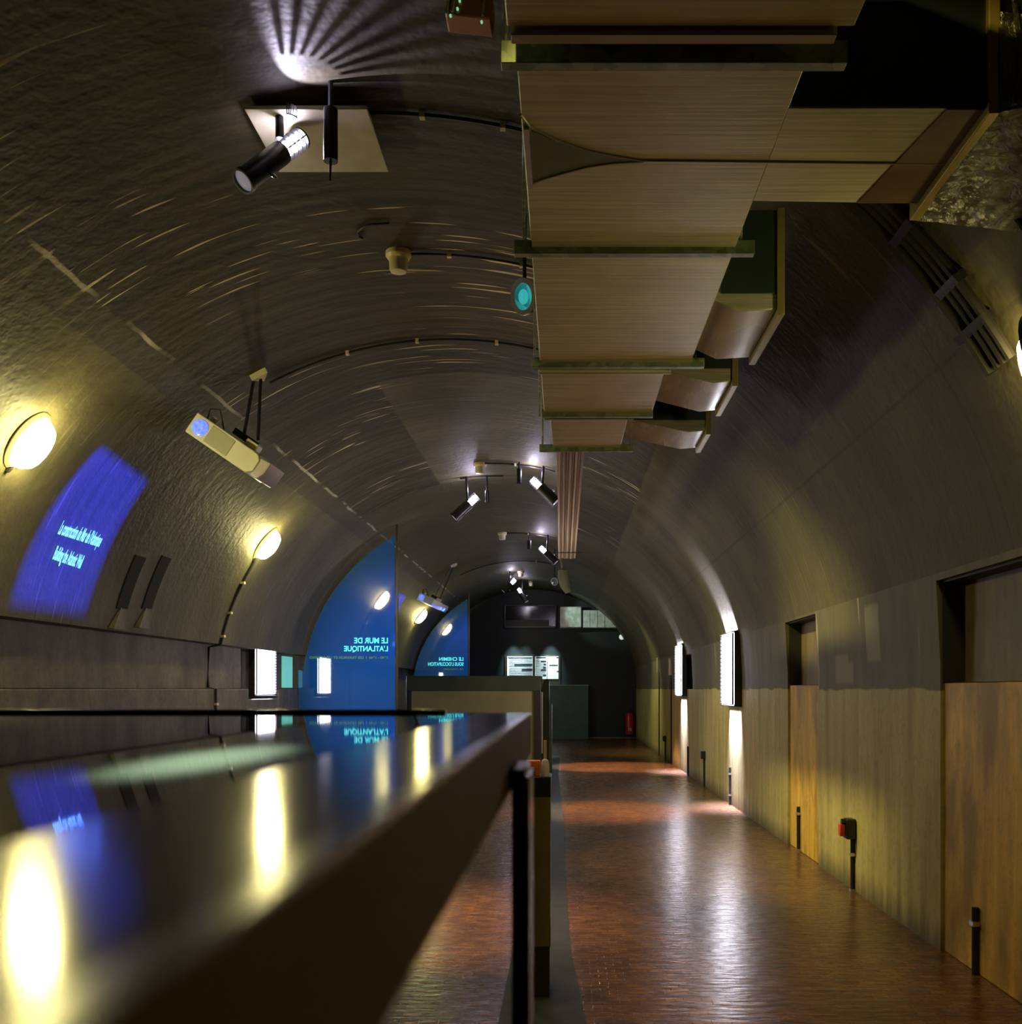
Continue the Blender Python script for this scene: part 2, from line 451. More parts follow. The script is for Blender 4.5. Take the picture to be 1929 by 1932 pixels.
# grey kerb strip running down the walkway
kb = MB(); pts = [(-.30, .105, 2.0), (-.30, .100, 4.4), (-.30, .03, 5.8), (-.30, .0, 7.9), (-.30, -.02, 11.5), (-.30, -.12, 17.5), (-.30, -.12, 22)]
for i in range(len(pts) - 1):
    a, b = pts[i], pts[i + 1]
    kb.prism([(a[0], a[2]), (a[1], a[2]), (b[1], b[2]), (b[0], b[2])], 'z', 0.0, .006)
struct('trim_1', kb, GREYSTONE)

# right wall with recesses
XR0, ZT = 2.15, H + .66
XRT = XC + A * math.cos(TR)
NI = [(4.45, 5.77, True, 2.12), (8.55, 9.73, True, 2.14), (17.0, 17.95, False, 2.10)]
def xr(z): return XR0 if z < H + .15 else XR0 + (XRT - XR0) * (z - H - .15) / (ZT - H - .15)
rw = MB()
def rwbox(y0, y1, z0, z1, dx=0.0, mb=None):
    (mb or rw).prism([(xr(z0) + dx, z0), (2.9, z0), (2.9, z1), (xr(z1) + dx, z1)], 'y', y0, y1)
y = YBACK
for (a, b, low, top) in NI:
    for z0, z1 in ((0, H + .15), (H + .15, ZT)): rwbox(y, a, z0, z1)
    if not low: rwbox(a, b, 0, H + .0)
    rwbox(a, b, top, ZT)
    y = b
for z0, z1 in ((0, H + .15), (H + .15, ZT)): rwbox(y, YEND, z0, z1)
struct('wall_right', rw, RW)
for i, (a, b, low, top) in enumerate(NI):
    m = MB().box((XR0 + .13, a, H + .04 if low else H), (XR0 + .2, b, top))
    struct('trim_%d' % (2 + i), m, BOARD)
    if low:
        m = MB().box((XR0 + .022, a, 0), (XR0 + .3, b, H + .035))
        struct('trim_%d' % (6 + i), m, OCHRE, bevel=.006)
    m = MB().box((XR0 + .012, b - .012, H + .04 if low else H), (XR0 + .13, b, top)).box((XR0 + .012, a, top - .012), (XR0 + .13, b, top))
    struct('trim_%d' % (10 + i), m, DARKREVEAL)

# left wall: overhang, upper face, ledge, lower face, recess for the light
lw = MB(); XL = -4.2
R0, R1 = 13.35, 14.75
XV = XC + A * math.cos(TL)
for (a, b) in ((YBACK, R0), (R1, YEND)):
    lw.box((-5.0, a, H), (-4.30, b, H + .54)); lw.box((-5.0, a, 0), (-4.20, b, H))
lw.box((-5.0, R0, 0), (-4.20, R1, H - .14)); lw.box((-5.0, R0, H - .14), (-4.62, R1, H + .54))
lw.box((-5.0, YBACK, H + .54), (XV - .002, YEND, H + .60))
struct('wall_left', lw, LW, bevel=.01)
struct('wall_back', MB().box((-5.2, YBACK - .15, -.1), (2.9, YBACK, 4.9)), simple('back_wall', (.05, .045, .035), .8))
struct('wall_far', MB().box((-5.2, YEND, -.1), (2.9, YEND + .2, 4.9)), ENDW)
struct('baseboard_far', MB().box((-4.1, YEND - .04, 0), (XR0, YEND, .04)), simple('pale_skirting', (.12, .15, .14), .3))

# ------------------------------------------------------------ ducts
HD = 1.75; ZD = H + HD
def sec(y0, y1, x0, x1, h, mb=None, x0b=None, x1b=None):
    x0b = x0 if x0b is None else x0b; x1b = x1 if x1b is None else x1b
    (mb or MB())
    m = mb or MB()
    vs = [(x0, y0, ZD), (x1, y0, ZD), (x1b, y1, ZD), (x0b, y1, ZD), (x0, y0, ZD + h), (x1, y0, ZD + h), (x1b, y1, ZD + h), (x0b, y1, ZD + h)]
    m.add(vs, [(0, 3, 2, 1), (4, 5, 6, 7), (0, 1, 5, 4), (1, 2, 6, 5), (2, 3, 7, 6), (3, 0, 4, 7)])
    return m
duct = Thing('ventilation_duct', 'long rectangular galvanised ventilation duct hung under the crown, stepping narrower away from the camera', 'duct', (.27, 4.5, ZD))
DX0, DX1 = -.135, .674
FY = [2.78, 3.99, 5.40, 6.385, 7.31]
duct.part('duct_section', sec(-1.5, FY[0] - .12, DX0 - .02, DX1 + .09, .42), GALV, .004)
# section carrying the side branch: flat bottom with a curved shoulder
bm_ = MB()
sec(FY[0], FY[1], DX0, DX1, .42, bm_)
duct.part('duct_section', bm_, GALV, .004)
duct.part('duct_section', sec(FY[1], FY[2], DX0, DX1, .42), GALV, .004)
duct.part('duct_section', sec(FY[2] + .02, FY[3], DX0 + .0, .55, .38), GALV, .004)
duct.part('duct_section', sec(FY[3] + .02, FY[4], -.10, .405, .34, None, -.088, .40), GALV, .004)
# curved seam and recessed scoop on the branch section
sm = MB()
Yc = lambda yy: 1900 * HD / (1300 - yy)
s1 = [(982, 215), (1000, 238), (1050, 262), (1110, 283), (1160, 293), (1215, 302), (1500, 305), (1780, 308)]
sm.tube([Vector(((x - VX) * Yc(yy) / F, Yc(yy), ZD - .002)) for x, yy in s1], .004, 6)
s2 = [(998, 348), (1020, 338), (1060, 326), (1110, 313), (1160, 306), (1215, 303)]
sm.tube([Vector(((x - VX) * Yc(yy) / F, Yc(yy), ZD - .002)) for x, yy in s2], .005, 6)
duct.part('seam', sm, GALV2)
sc_ = MB()
poly = [(1002, 245), (1050, 264), (1110, 285), (1160, 295), (1205, 302), (1150, 306), (1110, 312), (1060, 324), (1020, 336), (1002, 343)]
pw = [((x - VX) * Yc(yy) / F, Yc(yy)) for x, yy in poly]
sc_.prism(pw, 'z', ZD - .003, ZD + .01)
duct.part('scoop', sc_, simple('scoop_sheet', (.20, .25, .10), .5, .4))
st = MB(); st.box((DX0 + .005, 1900 * HD / 1062, ZD - .012), (DX0 + .022, 1900 * HD / 950, ZD + .0))
duct.part('bright_edge', st, simple('polished_edge', (.8, .8, .8), .25, .8))
# brackets
def bracket(Y, x0, x1, hgt, thick=.03, mat=BRK, z=ZD - .035):
    m = MB(); m.box((x0, Y, z), (x1, Y + .004, z + hgt)); m.box((x0, Y, z), (x1, Y + thick, z + .004))
    m.box((x0, Y, z + hgt - .004), (x1, Y + thick, z + hgt))
    return m
zb = ZD - .025
for (Y, x0, x1, hg) in ((2.773, -.178, .778, .063), (3.987, -.2035, .751, .054), (5.39, -.18, .746, .05), (6.377, -.151, .557, .05), (7.30, -.188, .492, .05)):
    b_ = duct.part('hanger_rail', bracket(Y, x0, x1, hg, .04, BRK, zb), BRK, .002)
# second thin flanges
duct.part('flange', bracket(2.67, -.145, .722, .03, .04, BRK, ZD - .015), GALV2, .002)
duct.part('flange', bracket(5.52, -.145, .58, .022, .02, BRK, ZD - .02), GALV, .001)
duct.part('flange', bracket(6.46, -.135, .44, .022, .02, BRK, ZD - .02), GALV, .001)
for x in (DX0 - .03, ):
    for Y in (2.78, 3.99, 5.395, 6.38, 7.305):
        duct.part('hanger_rod', MB().tube([(x, Y + .02, ZD - .02), (x, Y + .02, vz(x) + .01)], .006, 6), GALV2)
        duct.part('hanger_rod', MB().tube([(.70 if Y < 6 else .47, Y + .02, ZD - .02), (.70 if Y < 6 else .47, Y + .02, vz(.70 if Y < 6 else .47) + .01)], .006, 6), GALV2)
# side hoods
def hood(label_, Y0, Y1, xa, xb, xc, za, zb_):
    t = Thing('outlet_hood', label_, 'vent outlet', (xa, (Y0 + Y1) / 2, zb_), 'outlet hoods on the right flank of the duct')
    m = MB()
    prof = [(xa, za), (xb, zb_), (xc, zb_ + .01), (xc, zb_ + .46), (xa, zb_ + .46)]
    m.prism(prof, 'y', Y0, Y1); t.part('housing', m, GALV2, .004)
    l = MB(); l.box((xc, Y0 - .015, zb_ - .02), (xc + .035, Y1 + .03, zb_ + .47)); t.part('lip', l, simple('lip_olive', (.35, .32, .12), .4, .4), .003)
    g = MB(); g.box((xa + .03, Y0 - .006, zb_ + .08), (xc, Y0, zb_ + .46)); t.part('side_panel', g, simple('shaded_side_teal', (.035, .06, .055), .4, .3), .002)  # near side lies in shade; its dark is put into the colour
    return t
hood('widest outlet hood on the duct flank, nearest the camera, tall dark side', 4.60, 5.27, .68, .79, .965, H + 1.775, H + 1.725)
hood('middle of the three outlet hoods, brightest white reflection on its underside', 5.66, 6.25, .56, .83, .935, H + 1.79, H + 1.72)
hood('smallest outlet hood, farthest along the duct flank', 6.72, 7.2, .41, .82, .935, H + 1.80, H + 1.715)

# branch to the right and foil covered bend
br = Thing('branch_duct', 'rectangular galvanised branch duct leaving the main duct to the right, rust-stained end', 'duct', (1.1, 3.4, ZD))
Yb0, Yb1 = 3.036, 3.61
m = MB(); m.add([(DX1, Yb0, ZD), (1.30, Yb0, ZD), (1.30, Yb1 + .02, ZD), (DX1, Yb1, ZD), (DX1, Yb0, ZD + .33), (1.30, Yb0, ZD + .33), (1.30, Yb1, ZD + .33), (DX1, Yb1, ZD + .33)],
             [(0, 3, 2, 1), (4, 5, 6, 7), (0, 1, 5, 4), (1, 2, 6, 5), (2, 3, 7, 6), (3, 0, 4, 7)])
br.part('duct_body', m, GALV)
m = MB().box((DX1 + .01, Yb0 - .008, ZD + .006), (1.272, Yb0, ZD + .33)); br.part('side_panel', m, simple('unlit_side_black', (.008, .012, .012), .5, .0), .001)  # unlit near face painted black
m = MB(); m.add([(1.15, Yb0 + .0, ZD - .004), (1.265, Yb0, ZD - .004), (1.265, Yb1 + .01, ZD - .004), (1.05, Yb1 + .01, ZD - .004), (1.15, Yb0, ZD + .01), (1.265, Yb0, ZD + .01), (1.265, Yb1 + .01, ZD + .01), (1.05, Yb1 + .01, ZD + .01)],
             [(0, 3, 2, 1), (4, 5, 6, 7), (0, 1, 5, 4), (1, 2, 6, 5), (2, 3, 7, 6), (3, 0, 4, 7)])
br.part('rust_stain_band', m, RUST)
m = MB().box((1.265, Yb0 - .03, ZD - .03), (1.30, Yb1 + .09, ZD + .34)); br.part('end_flange', m, simple('ochre_flange', (.45, .36, .10), .4, .5), .003)
fo = Thing('foil_duct', 'crumpled foil-wrapped duct at the top right corner, joined to the branch duct', 'duct', (1.6, 3.4, ZD))
m = MB(); xs = [1.30, 1.36, 1.45, 1.55, 1.68, 1.85]
random.seed(3)
rings = []
for i, x in enumerate(xs):
    dz = -.10 * (x - 1.3); y0, y1 = Yb0 - .03 - .02 * i, Yb1 + .09
    ring = []
    hh = .30 - (x - 1.3) * .25
    for (yy, zz) in [(y0, 0), (y0 + (y1 - y0) * .33, 0), (y0 + (y1 - y0) * .66, 0), (y1, 0), (y1, hh * .5), (y1, hh), (y0 + (y1 - y0) * .5, hh), (y0, hh), (y0, hh * .5)]:
        ring.append(Vector((x + random.uniform(-.01, .01), yy + random.uniform(-.012, .012), ZD - .025 + dz + zz + random.uniform(-.012, .012))))
    rings.append(ring)
n = 9; vs = [v for r in rings for v in r]
fs = [(i * n + j, i * n + (j + 1) % n, (i + 1) * n + (j + 1) % n, (i + 1) * n + j) for i in range(len(xs) - 1) for j in range(n)]
fs += [tuple(range(n))[::-1], tuple(range((len(xs) - 1) * n, len(xs) * n))]
m.add(vs, fs); fo.part('foil_wrap', m, FOIL)
m = MB()
for k in range(4):
    m.tube([(1.33 + .05 * k, Yb0 - .05, ZD + .30 - .03 * k), (1.35 + .05 * k, Yb0 - .06, ZD + .12), (1.33 + .06 * k, Yb0 - .055, ZD - .02)], .008 + .004 * (k % 2), 6)
fo.part('tape_fold', m, FOIL)

# wooden cable trunking continuing from the duct
tr = Thing('wooden_trunking', 'long grooved wooden trunking below the crown, running on beyond the end of the duct', 'trunking', (.03, 11, H + 1.9))
zt = H + 1.90
def trk(x0a, x1a, ya, x0b, x1b, yb, dz=0):
    return MB().add([(x0a, ya, zt + dz), (x1a, ya, zt + dz), (x1b, yb, zt + dz), (x0b, yb, zt + dz), (x0a, ya, zt + .12), (x1a, ya, zt + .12), (x1b, yb, zt + .12), (x0b, yb, zt + .12)],
                    [(0, 3, 2, 1), (4, 5, 6, 7), (0, 1, 5, 4), (1, 2, 6, 5), (2, 3, 7, 6), (3, 0, 4, 7)])
nb = 9
for k in range(nb):
    a0 = -.060 + .215 * k / nb; a1 = -.060 + .215 * (k + .86) / nb
    b0 = -.105 + .255 * k / nb; b1 = -.105 + .255 * (k + .86) / nb
    tr.part('wood_strip', trk(a0, a1, 7.4, b0, b1, 14.7, .004 * (k % 3)), WOODTRAY if k % 2 else WOODTRAY2)
for Y in (8.5, 11, 13.6):
    tr.part('hanger_rod', MB().tube([(.03, Y, zt + .1), (.03, Y, vz(.03) + .01)], .006, 6), BLACK)
tr.part('cross_batten', MB().box((-.11, 14.0, zt - .006), (.25, 14.03, zt + .0)), BLACK)
pp = Thing('bent_vent_pipe', 'short bent olive vent pipe hanging from the far vault, beyond the wooden trunking', 'pipe', (.05, 22, 3.9))
m = MB(); m.tube([P(1063, 1076, 22), P(1063, 1090, 22), P(1067, 1105, 22), P(1073, 1118, 22)], [.11, .12, .11, .07], 14)
m.tube([P(1063, 1078, 22), P(1058, 1050, 22)], .03, 8)
pp.part('pipe_body', m, GREENISH)
m = MB().lathe([(.05, 0), (.05, .02)], frameM(P(1064, 1092, 21.86), (0, -1, 0))); pp.part('port', m, SLOT)

# ------------------------------------------------------------ lights
def add_light(kind, name, loc, energy, color, target=None, **k):
    ld = bpy.data.lights.new(name, kind); ld.energy = energy; ld.color = color
    for a, v in k.items(): setattr(ld, a, v)
    o = bpy.data.objects.new(name, ld); COL.objects.link(o); o.location = loc
    if target is not None:
        o.rotation_euler = (Vector(target) - Vector(loc)).to_track_quat('-Z', 'Y').to_euler()
    return o
WARM = (1.0, .84, .42)
def bulkhead(th, Y, label_, s=1.0, grp='oval bulkhead lamps along the left vault'):
    base = vault(th, Y); n = (vault(th, Y, .1) - base).normalized()
    up = (vault(th + .01, Y) - base).normalized()
    if up.z < 0: up = -up
    t = Thing('bulkhead_lamp', label_, 'wall lamp', base, grp)
    M = frameM(base, n, up)
    m = MB().lathe([(.150, -.01), (.155, .012), (.135, .035)], M, 24, 1.5 * s, 1.05 * s); t.part('base_plate', m, WHITEP)
    m = MB().lathe([(.125, .035), (.124, .075), (.105, .115), (.06, .140), (.008, .147)], M, 14, 1.5 * s, 1.05 * s); t.part('lamp_glass', m, YLAMP)
    m = MB().tube([M @ Vector((-.19 * s, 0, .02)), M @ Vector((-.25 * s, 0, .015))], .02, 8); t.part('cable_gland', m, RUBBER)
    return t
for (x, y_, lab) in ((50, 830, 'brightest oval bulkhead lamp, at the left picture edge above the blue projection'),
                     (500, 1024, 'oval bulkhead lamp with a cable running down the wall, below the near white projector'),
                     (792, 1161, 'small distant oval bulkhead lamp between the two blue partitions')):
    th, Y = vth(x, y_); bulkhead(th, Y, lab)
# right side bulkhead near the conduits
t = Thing('bulkhead_lamp', 'partly cut-off curved wall lamp at the right picture edge, below the black conduits', 'wall lamp', vault(.44, 3.87))
M = frameM(vault(.44, 3.87), (vault(.44, 4.0, .1) - vault(.44, 3.87)), (0, 0, 1))
t.part('base_plate', MB().lathe([(.15, -.01), (.155, .012), (.135, .04)], M, 24, 1.3, .9), BLACK)
t.part('lamp_glass', MB().lathe([(.125, .04), (.12, .075), (.10, .11), (.06, .13), (.01, .135)], M, 14, 1.3, .9), simple('lamp_glass_dim', (1, .95, .7), .3, emit=(1, .80, .28), es=40, var=0))
t.part('hood', MB().lathe([(.16, .0), (.165, .06), (.16, .0601)], M, 24, 1.3, .9), BLACK)

# louvred wall lights
def louvre(side, Y0, Y1, X, z0, z1, label_, es=1.0):
    s = 1 if side == 'R' else -1   # casing lies towards the wall
    t = Thing('louvred_wall_light', label_, 'wall light', (X, (Y0 + Y1) / 2, z0), 'tall louvred wall lights')
    c = MB().box((min(X, X + s * .085), Y0, z0 - .03), (max(X, X + s * .085), Y1, z1 + .03)); t.part('casing', c, BLACK, .004)
    d = MB().box((X - s * .012, Y0 + .03, z0), (X + s * .01, Y1 - .03, z1)); t.part('diffuser', d, WLIGHT)
    nf = 17
    for ya, yb, ysp in ((Y0 + .01, Y0 + .10, Y0 + .012), (Y1 - .10, Y1 - .01, Y1 - .016)):
        f = MB(); a, b = X - s * .030, X - s * .010
        f.box((min(a, b), ysp, z0), (max(a, b), ysp + .004, z1))
        for k in range(nf):
            z = z0 + (z1 - z0) * (k + .5) / nf
            f.box((min(a, b), ya, z - .004), (max(a, b), yb, z + .004))
        t.part('louvre', f, BLACK)
    for zz in (z1 + .012, z0 - .03):
        t.part('end_rail', MB().box((min(X - s * .035, X), Y0, zz), (max(X - s * .035, X), Y1, zz + .014)), STEEL)
    for yy in (Y0 + .15, Y1 - .15):
        t.part('bracket', MB().box((min(X + s * .08, X + s * .088), yy, z0 + .1), (max(X + s * .08, X + s * .088), yy + .04, z1 - .1)), BLACK)
    for up, e in ((1, 110), (-1, 45)):
        zz = z1 + .05 if up > 0 else z0 - .05
        o = add_light('AREA', 'louvre_spill', (X + s * .045, (Y0 + Y1) / 2, zz), e * es, (.66, .66, 1.0), (X + s * .02, (Y0 + Y1) / 2, zz + up), shape='RECTANGLE', size=.06, size_y=(Y1 - Y0) * .9, spread=math.radians(55))
        o.rotation_euler = (0 if up < 0 else PI, 0, 0)
    return t
louvre('R', 12.25, 13.2, 2.06, H - .185, H + .68, 'tall glowing louvred light on the right wall, the nearer and larger one')
louvre('R', 17.75, 18.7, 2.06, H - .10, H + .77, 'thinner glowing louvred light on the right wall, beside the small dark recess')
louvre('L', 13.62, 14.55, -4.20, H - .07, H + .62, 'glowing louvred light standing in the recess of the left wall, before the blue partition')
louvre('L', 20.2, 21.1, -4.20, H - .07, H + .62, 'narrow glowing louvred light seen just right of the first blue partition')

# ------------------------------------------------------------ blue partitions
def partition(Y, xr_, label_, lines, x_right_text, small, grp='blue glass partitions'):
    X1 = (xr_ - VX) * Y / F
    t = Thing('glass_partition', label_, 'partition', (-3.4, Y, 0), grp)
    pts = [(-4.19, 0.0), (X1, 0.0)]
    th1 = math.acos((X1 - XC) / (A - .12))
    ths = [th1 + (PI - .1 - th1) * i / 24 for i in range(25)]
    pts += [(XC + (A - .08) * math.cos(q), H + (B - .16) * math.sin(q)) for q in ths] + [(-4.19, H + .3)]
    t.part('glass_sheet', MB().prism(pts, 'y', Y, Y + .02), PART, smooth=False)
    t.part('edge_post', MB().box((X1, Y - .01, 0), (X1 + .035, Y + .04, vz(X1) + .0)), UMBER, .002)
    t.part('edge_trim', MB().tube([(XC + (A - .08) * math.cos(q), Y + .01, H + (B - .16) * math.sin(q)) for q in ths] + [(-4.19, Y + .01, H + .3), (-4.19, Y + .01, .02)], .012, 6), GLASSFRM)
    for i, (txt, ytop, ybot, xl) in enumerate(lines):
        hgt = (ybot - ytop) * Y / F / .72
        pr = P(x_right_text, ybot, Y)
        M = Matrix.Translation(Vector((pr.x, Y - .004, pr.z))) @ Matrix(((-1, 0, 0, 0), (0, 0, 1, 0), (0, 1, 0, 0), (0, 0, 0, 1)))
        ob = text_mesh(txt, hgt, CYAN if i < 2 else DIMGREEN, t, 'lettering', M, .001, 1.0, bold=.028 * hgt)
        xs_ = [v.co.x for v in ob.data.vertices]; w = max(xs_) - min(xs_); want = (x_right_text - xl) * Y / F
        x0 = max(xs_)
        for v in ob.data.vertices: v.co.x = x0 + (v.co.x - x0) * want / w
    return t
partition(15.8, 747, 'large blue glass partition with mirrored cyan words, on the left before the distant one',
          [("LE MUR DE", 1203, 1213.5, 669), ("L'ATLANTIQUE", 1218.5, 1228.5, 650), ("1940 - 1944  I  LES TRAVAUX ET LES HOMMES", 1238, 1243, 585)], 733, None)
partition(27.3, 884, 'smaller distant blue glass partition with two mirrored cyan lines, above the olive display case',
          [("LE CHEMIN", 1240, 1246.5, 829), ("SOUS L'OCCUPATION", 1249.5, 1256, 808), ("1940 - 1944 LES HOMMES", 1261, 1264, 838)], 875, None)

single('teal_wall_glow', MB().box((-4.30, 15.25, H + .02), (-4.27, 15.76, H + .50)), TEALGLOW,  # glowing patch stands in for teal light falling on the wall
       'glowing teal patch in place of light on the left wall, beside the blue partition', 'light patch', (-4.28, 15.5, H + .02), .004)

# ------------------------------------------------------------ projectors
def projector(cx, cy_, Y, L, label_, ang=-.60, mount=None):
    c = P(cx, cy_, Y); D = Vector((math.cos(ang), 0, math.sin(ang))); U = Vector((-math.sin(ang), 0, math.cos(ang)))
    M = Matrix((D, Vector((0, 1, 0)), U)).transposed().to_4x4(); M.translation = c
    t = Thing('projector', label_, 'projector', c, 'white short-throw projectors hung from the vault')
    h = L * .135; d = .20
    b = MB().prism([(-L * .5, -h), (L * .36, -h), (L * .42, -h * .55), (L * .42, h * .55), (L * .36, h), (-L * .5, h)], 'y', -d, d)
    b.v = [M @ v for v in b.v]; t.part('housing', b, WHITEB, .012)
    e = MB().prism([(L * .40, -h * .9), (L * .5, -h * .9), (L * .54, -h * .2), (L * .54, h * .95), (L * .40, h * .8)], 'y', -d * .96, d * .96)
    e.v = [M @ v for v in e.v]; t.part('end_cap', e, LAVEND, .01)
    g = MB().box((-L * .26, -d - .004, -h * .8), (L * .06, -d + .01, h * .8), M); t.part('grille', g, WHITEG, .004)
    ln = MB()
    MM = M @ Matrix.Translation(Vector((-L * .37, -d - .001, 0))) @ Matrix.Rotation(PI / 2, 4, 'X')
    ln.lathe([(h * .72, -.01), (h * .72, .006), (h * .5, .014), (h * .3, .010), (.004, .006)], MM, 20); t.part('lens', ln, BLUELENS)
    t.part('foot', MB().box((-L * .38, -d * .6, h), (-L * .30, -d * .4, h + .05), M), WHITEP, .01)
    t.part('foot', MB().box((L * .10, -d * .6, h), (L * .26, 0, h + .06), M), WHITEP, .01)
    p = MB().box((-L * .12, -d * .3, h + .02), (L * .22, d * .3, h + .075), M); t.part('mount_plate', p, BLACK, .004)
    if mount:
        th, Ym = mount; q = vault(th, Ym); q0 = M @ Vector((L * .02, 0, h + .05))
        t.part('strut', MB().tube([q0 + Vector((-.02, 0, 0)), q + Vector((-.03, 0, 0))], .014, 8), BLACK)
        t.part('strut', MB().tube([q0 + Vector((.10, 0, -.02)), q + Vector((.02, 0, 0))], .014, 8), BLACK)
        n = (vault(th, Ym, .1) - q).normalized(); MQ = frameM(q, n, (0, 1, 0))
        tri = MB().lathe([(.085, -.02), (.085, .05), (.02, .06)], MQ, 3); t.part('ceiling_plate', tri, WHITEP)
    cb = MB().tube([M @ Vector((-L * .42, -d * .5, h)), M @ Vector((-L * .46, -d * .5, h + .08)), M @ Vector((-L * .36, -d * .5, h + .12)), M @ Vector((-L * .26, -d * .5, h + .05)), M @ Vector((-L * .2, -d * .4, h))], .006, 6)
    t.part('cable', cb, RUBBER)
    return t, M
th, Ym = vth(497, 713)
pj, PM = projector(443, 852, 8.35, .70, 'large white projector with a blue lens, hung tilted above the projected blue text', mount=(th, 8.4))
th2, _ = vth(868, 1078)
projector(816, 1137, 21.8, .62, 'distant small white projector above the lamp between the blue partitions', ang=-.45, mount=(th2, 21.85))

def projector_light(name, src, quad, energy, color=(.008, .028, 1.0)):
    """a projector throwing a four-cornered picture; quad = bottom-left, bottom-right, top-right, top-left on the vault"""
    src = Vector(src); mid = sum((Vector(q) for q in quad), Vector()) / 4
    o = add_light('SPOT', name, src, energy, (1, 1, 1), mid, spot_size=math.radians(130), spot_blend=0.0, shadow_soft_size=.01)
    bpy.context.view_layer.update()
    inv = (Matrix.Translation(src) @ o.rotation_euler.to_matrix().to_4x4()).inverted()
    pl = []
    for q in quad:
        v = inv @ Vector(q); pl.append((v.x / -v.z, v.y / -v.z))
    o.data.use_nodes = True; nt = o.data.node_tree; k = N(nt)
    em = [n_ for n_ in nt.nodes if n_.type == 'EMISSION'][0]
    tc = k.n('ShaderNodeTexCoord'); sp = k.n('ShaderNodeSeparateXYZ'); k.l(tc.outputs['Normal'], sp.inputs[0])
    zz = k.math('ABSOLUTE', sp.outputs[2])
    px = k.math('DIVIDE', sp.outputs[0], k.math('MULTIPLY', zz, SGN)); py = k.math('DIVIDE', sp.outputs[1], k.math('MULTIPLY', zz, SGN))
    cx_ = sum(p[0] for p in pl) / 4; cy2 = sum(p[1] for p in pl) / 4
    tot = None; bot = None
    for i in range(4):
        (ax_, ay), (bx, by) = pl[i], pl[(i + 1) % 4]
        nx, ny = -(by - ay), bx - ax_; ln_ = math.hypot(nx, ny); nx /= ln_; ny /= ln_
        if nx * (cx_ - ax_) + ny * (cy2 - ay) < 0: nx, ny = -nx, -ny
        c0_ = -(nx * ax_ + ny * ay)
        d = k.math('ADD', k.math('ADD', k.math('MULTIPLY', px, nx), k.math('MULTIPLY', py, ny)), c0_)
        e = k.ramp(d, -.005, .05)
        tot = e if tot is None else k.math('MULTIPLY', tot, e)
        if i == 0: bot = d
    fade = k.ramp(bot, 1.25, .25)       # the picture itself is paler towards its foot
    tot = k.math('MULTIPLY', tot, k.math('ADD', k.math('MULTIPLY', fade, .85), .15))
    c = k.mix(tot, (0, 0, 0), color); k.l(c, em.inputs['Color'])
    return o
SGN = 1.0
def onv(x, y_): return vault(*vth(x, y_))
src = P(585, 940, 8.1)
projector_light('projector_beam', src, [onv(10, 1150), onv(163, 1170), onv(285, 905), onv(192, 835)], 1300)
src2 = P(860, 1155, 21.55)
projector_light('projector_beam_far', src2, [vault(PI - .2, 20.6), vault(PI - .2, 22.0), vault(PI - .72, 22.0), vault(PI - .72, 20.6)], 700)

# words thrown on the vault
def wallword(body, xa, ya, xb, yb, hpx, label_, condensed=1.0):
    tha, Ya = vth(xa, ya); thb, Yb = vth(xb, yb)
    t = Thing('projected_words', label_, 'projected text', vault(tha, Ya), 'cyan words projected on the left vault')
    def bend_factory(w):
        def bend(p):
            f = p.x / w; thh = tha + (thb - tha) * f - p.y / 3.1
            return vault(thh, Ya + (Yb - Ya) * f, .012)
        return bend
    cu = bpy.data.curves.new('w', 'FONT'); cu.body = body; cu.size = hpx; o = bpy.data.objects.new('w', cu); COL.objects.link(o)
    bpy.context.view_layer.update(); w = o.dimensions.x; bpy.data.objects.remove(o); bpy.data.curves.remove(cu)
    text_mesh(body, hpx, PROJTXT, t, 'lettering', None, 0.0, 1.0, bend=bend_factory(w), bold=.004)
wallword("La construction du Mur de l'Atlantique", 106, 1005, 184, 1030, .16, 'upper, longer line of cyan words projected on the left vault')
wallword("Building the Atlantic Wall", 96, 1053, 148, 1071, .16, 'lower, shorter line of cyan words projected on the left vault')

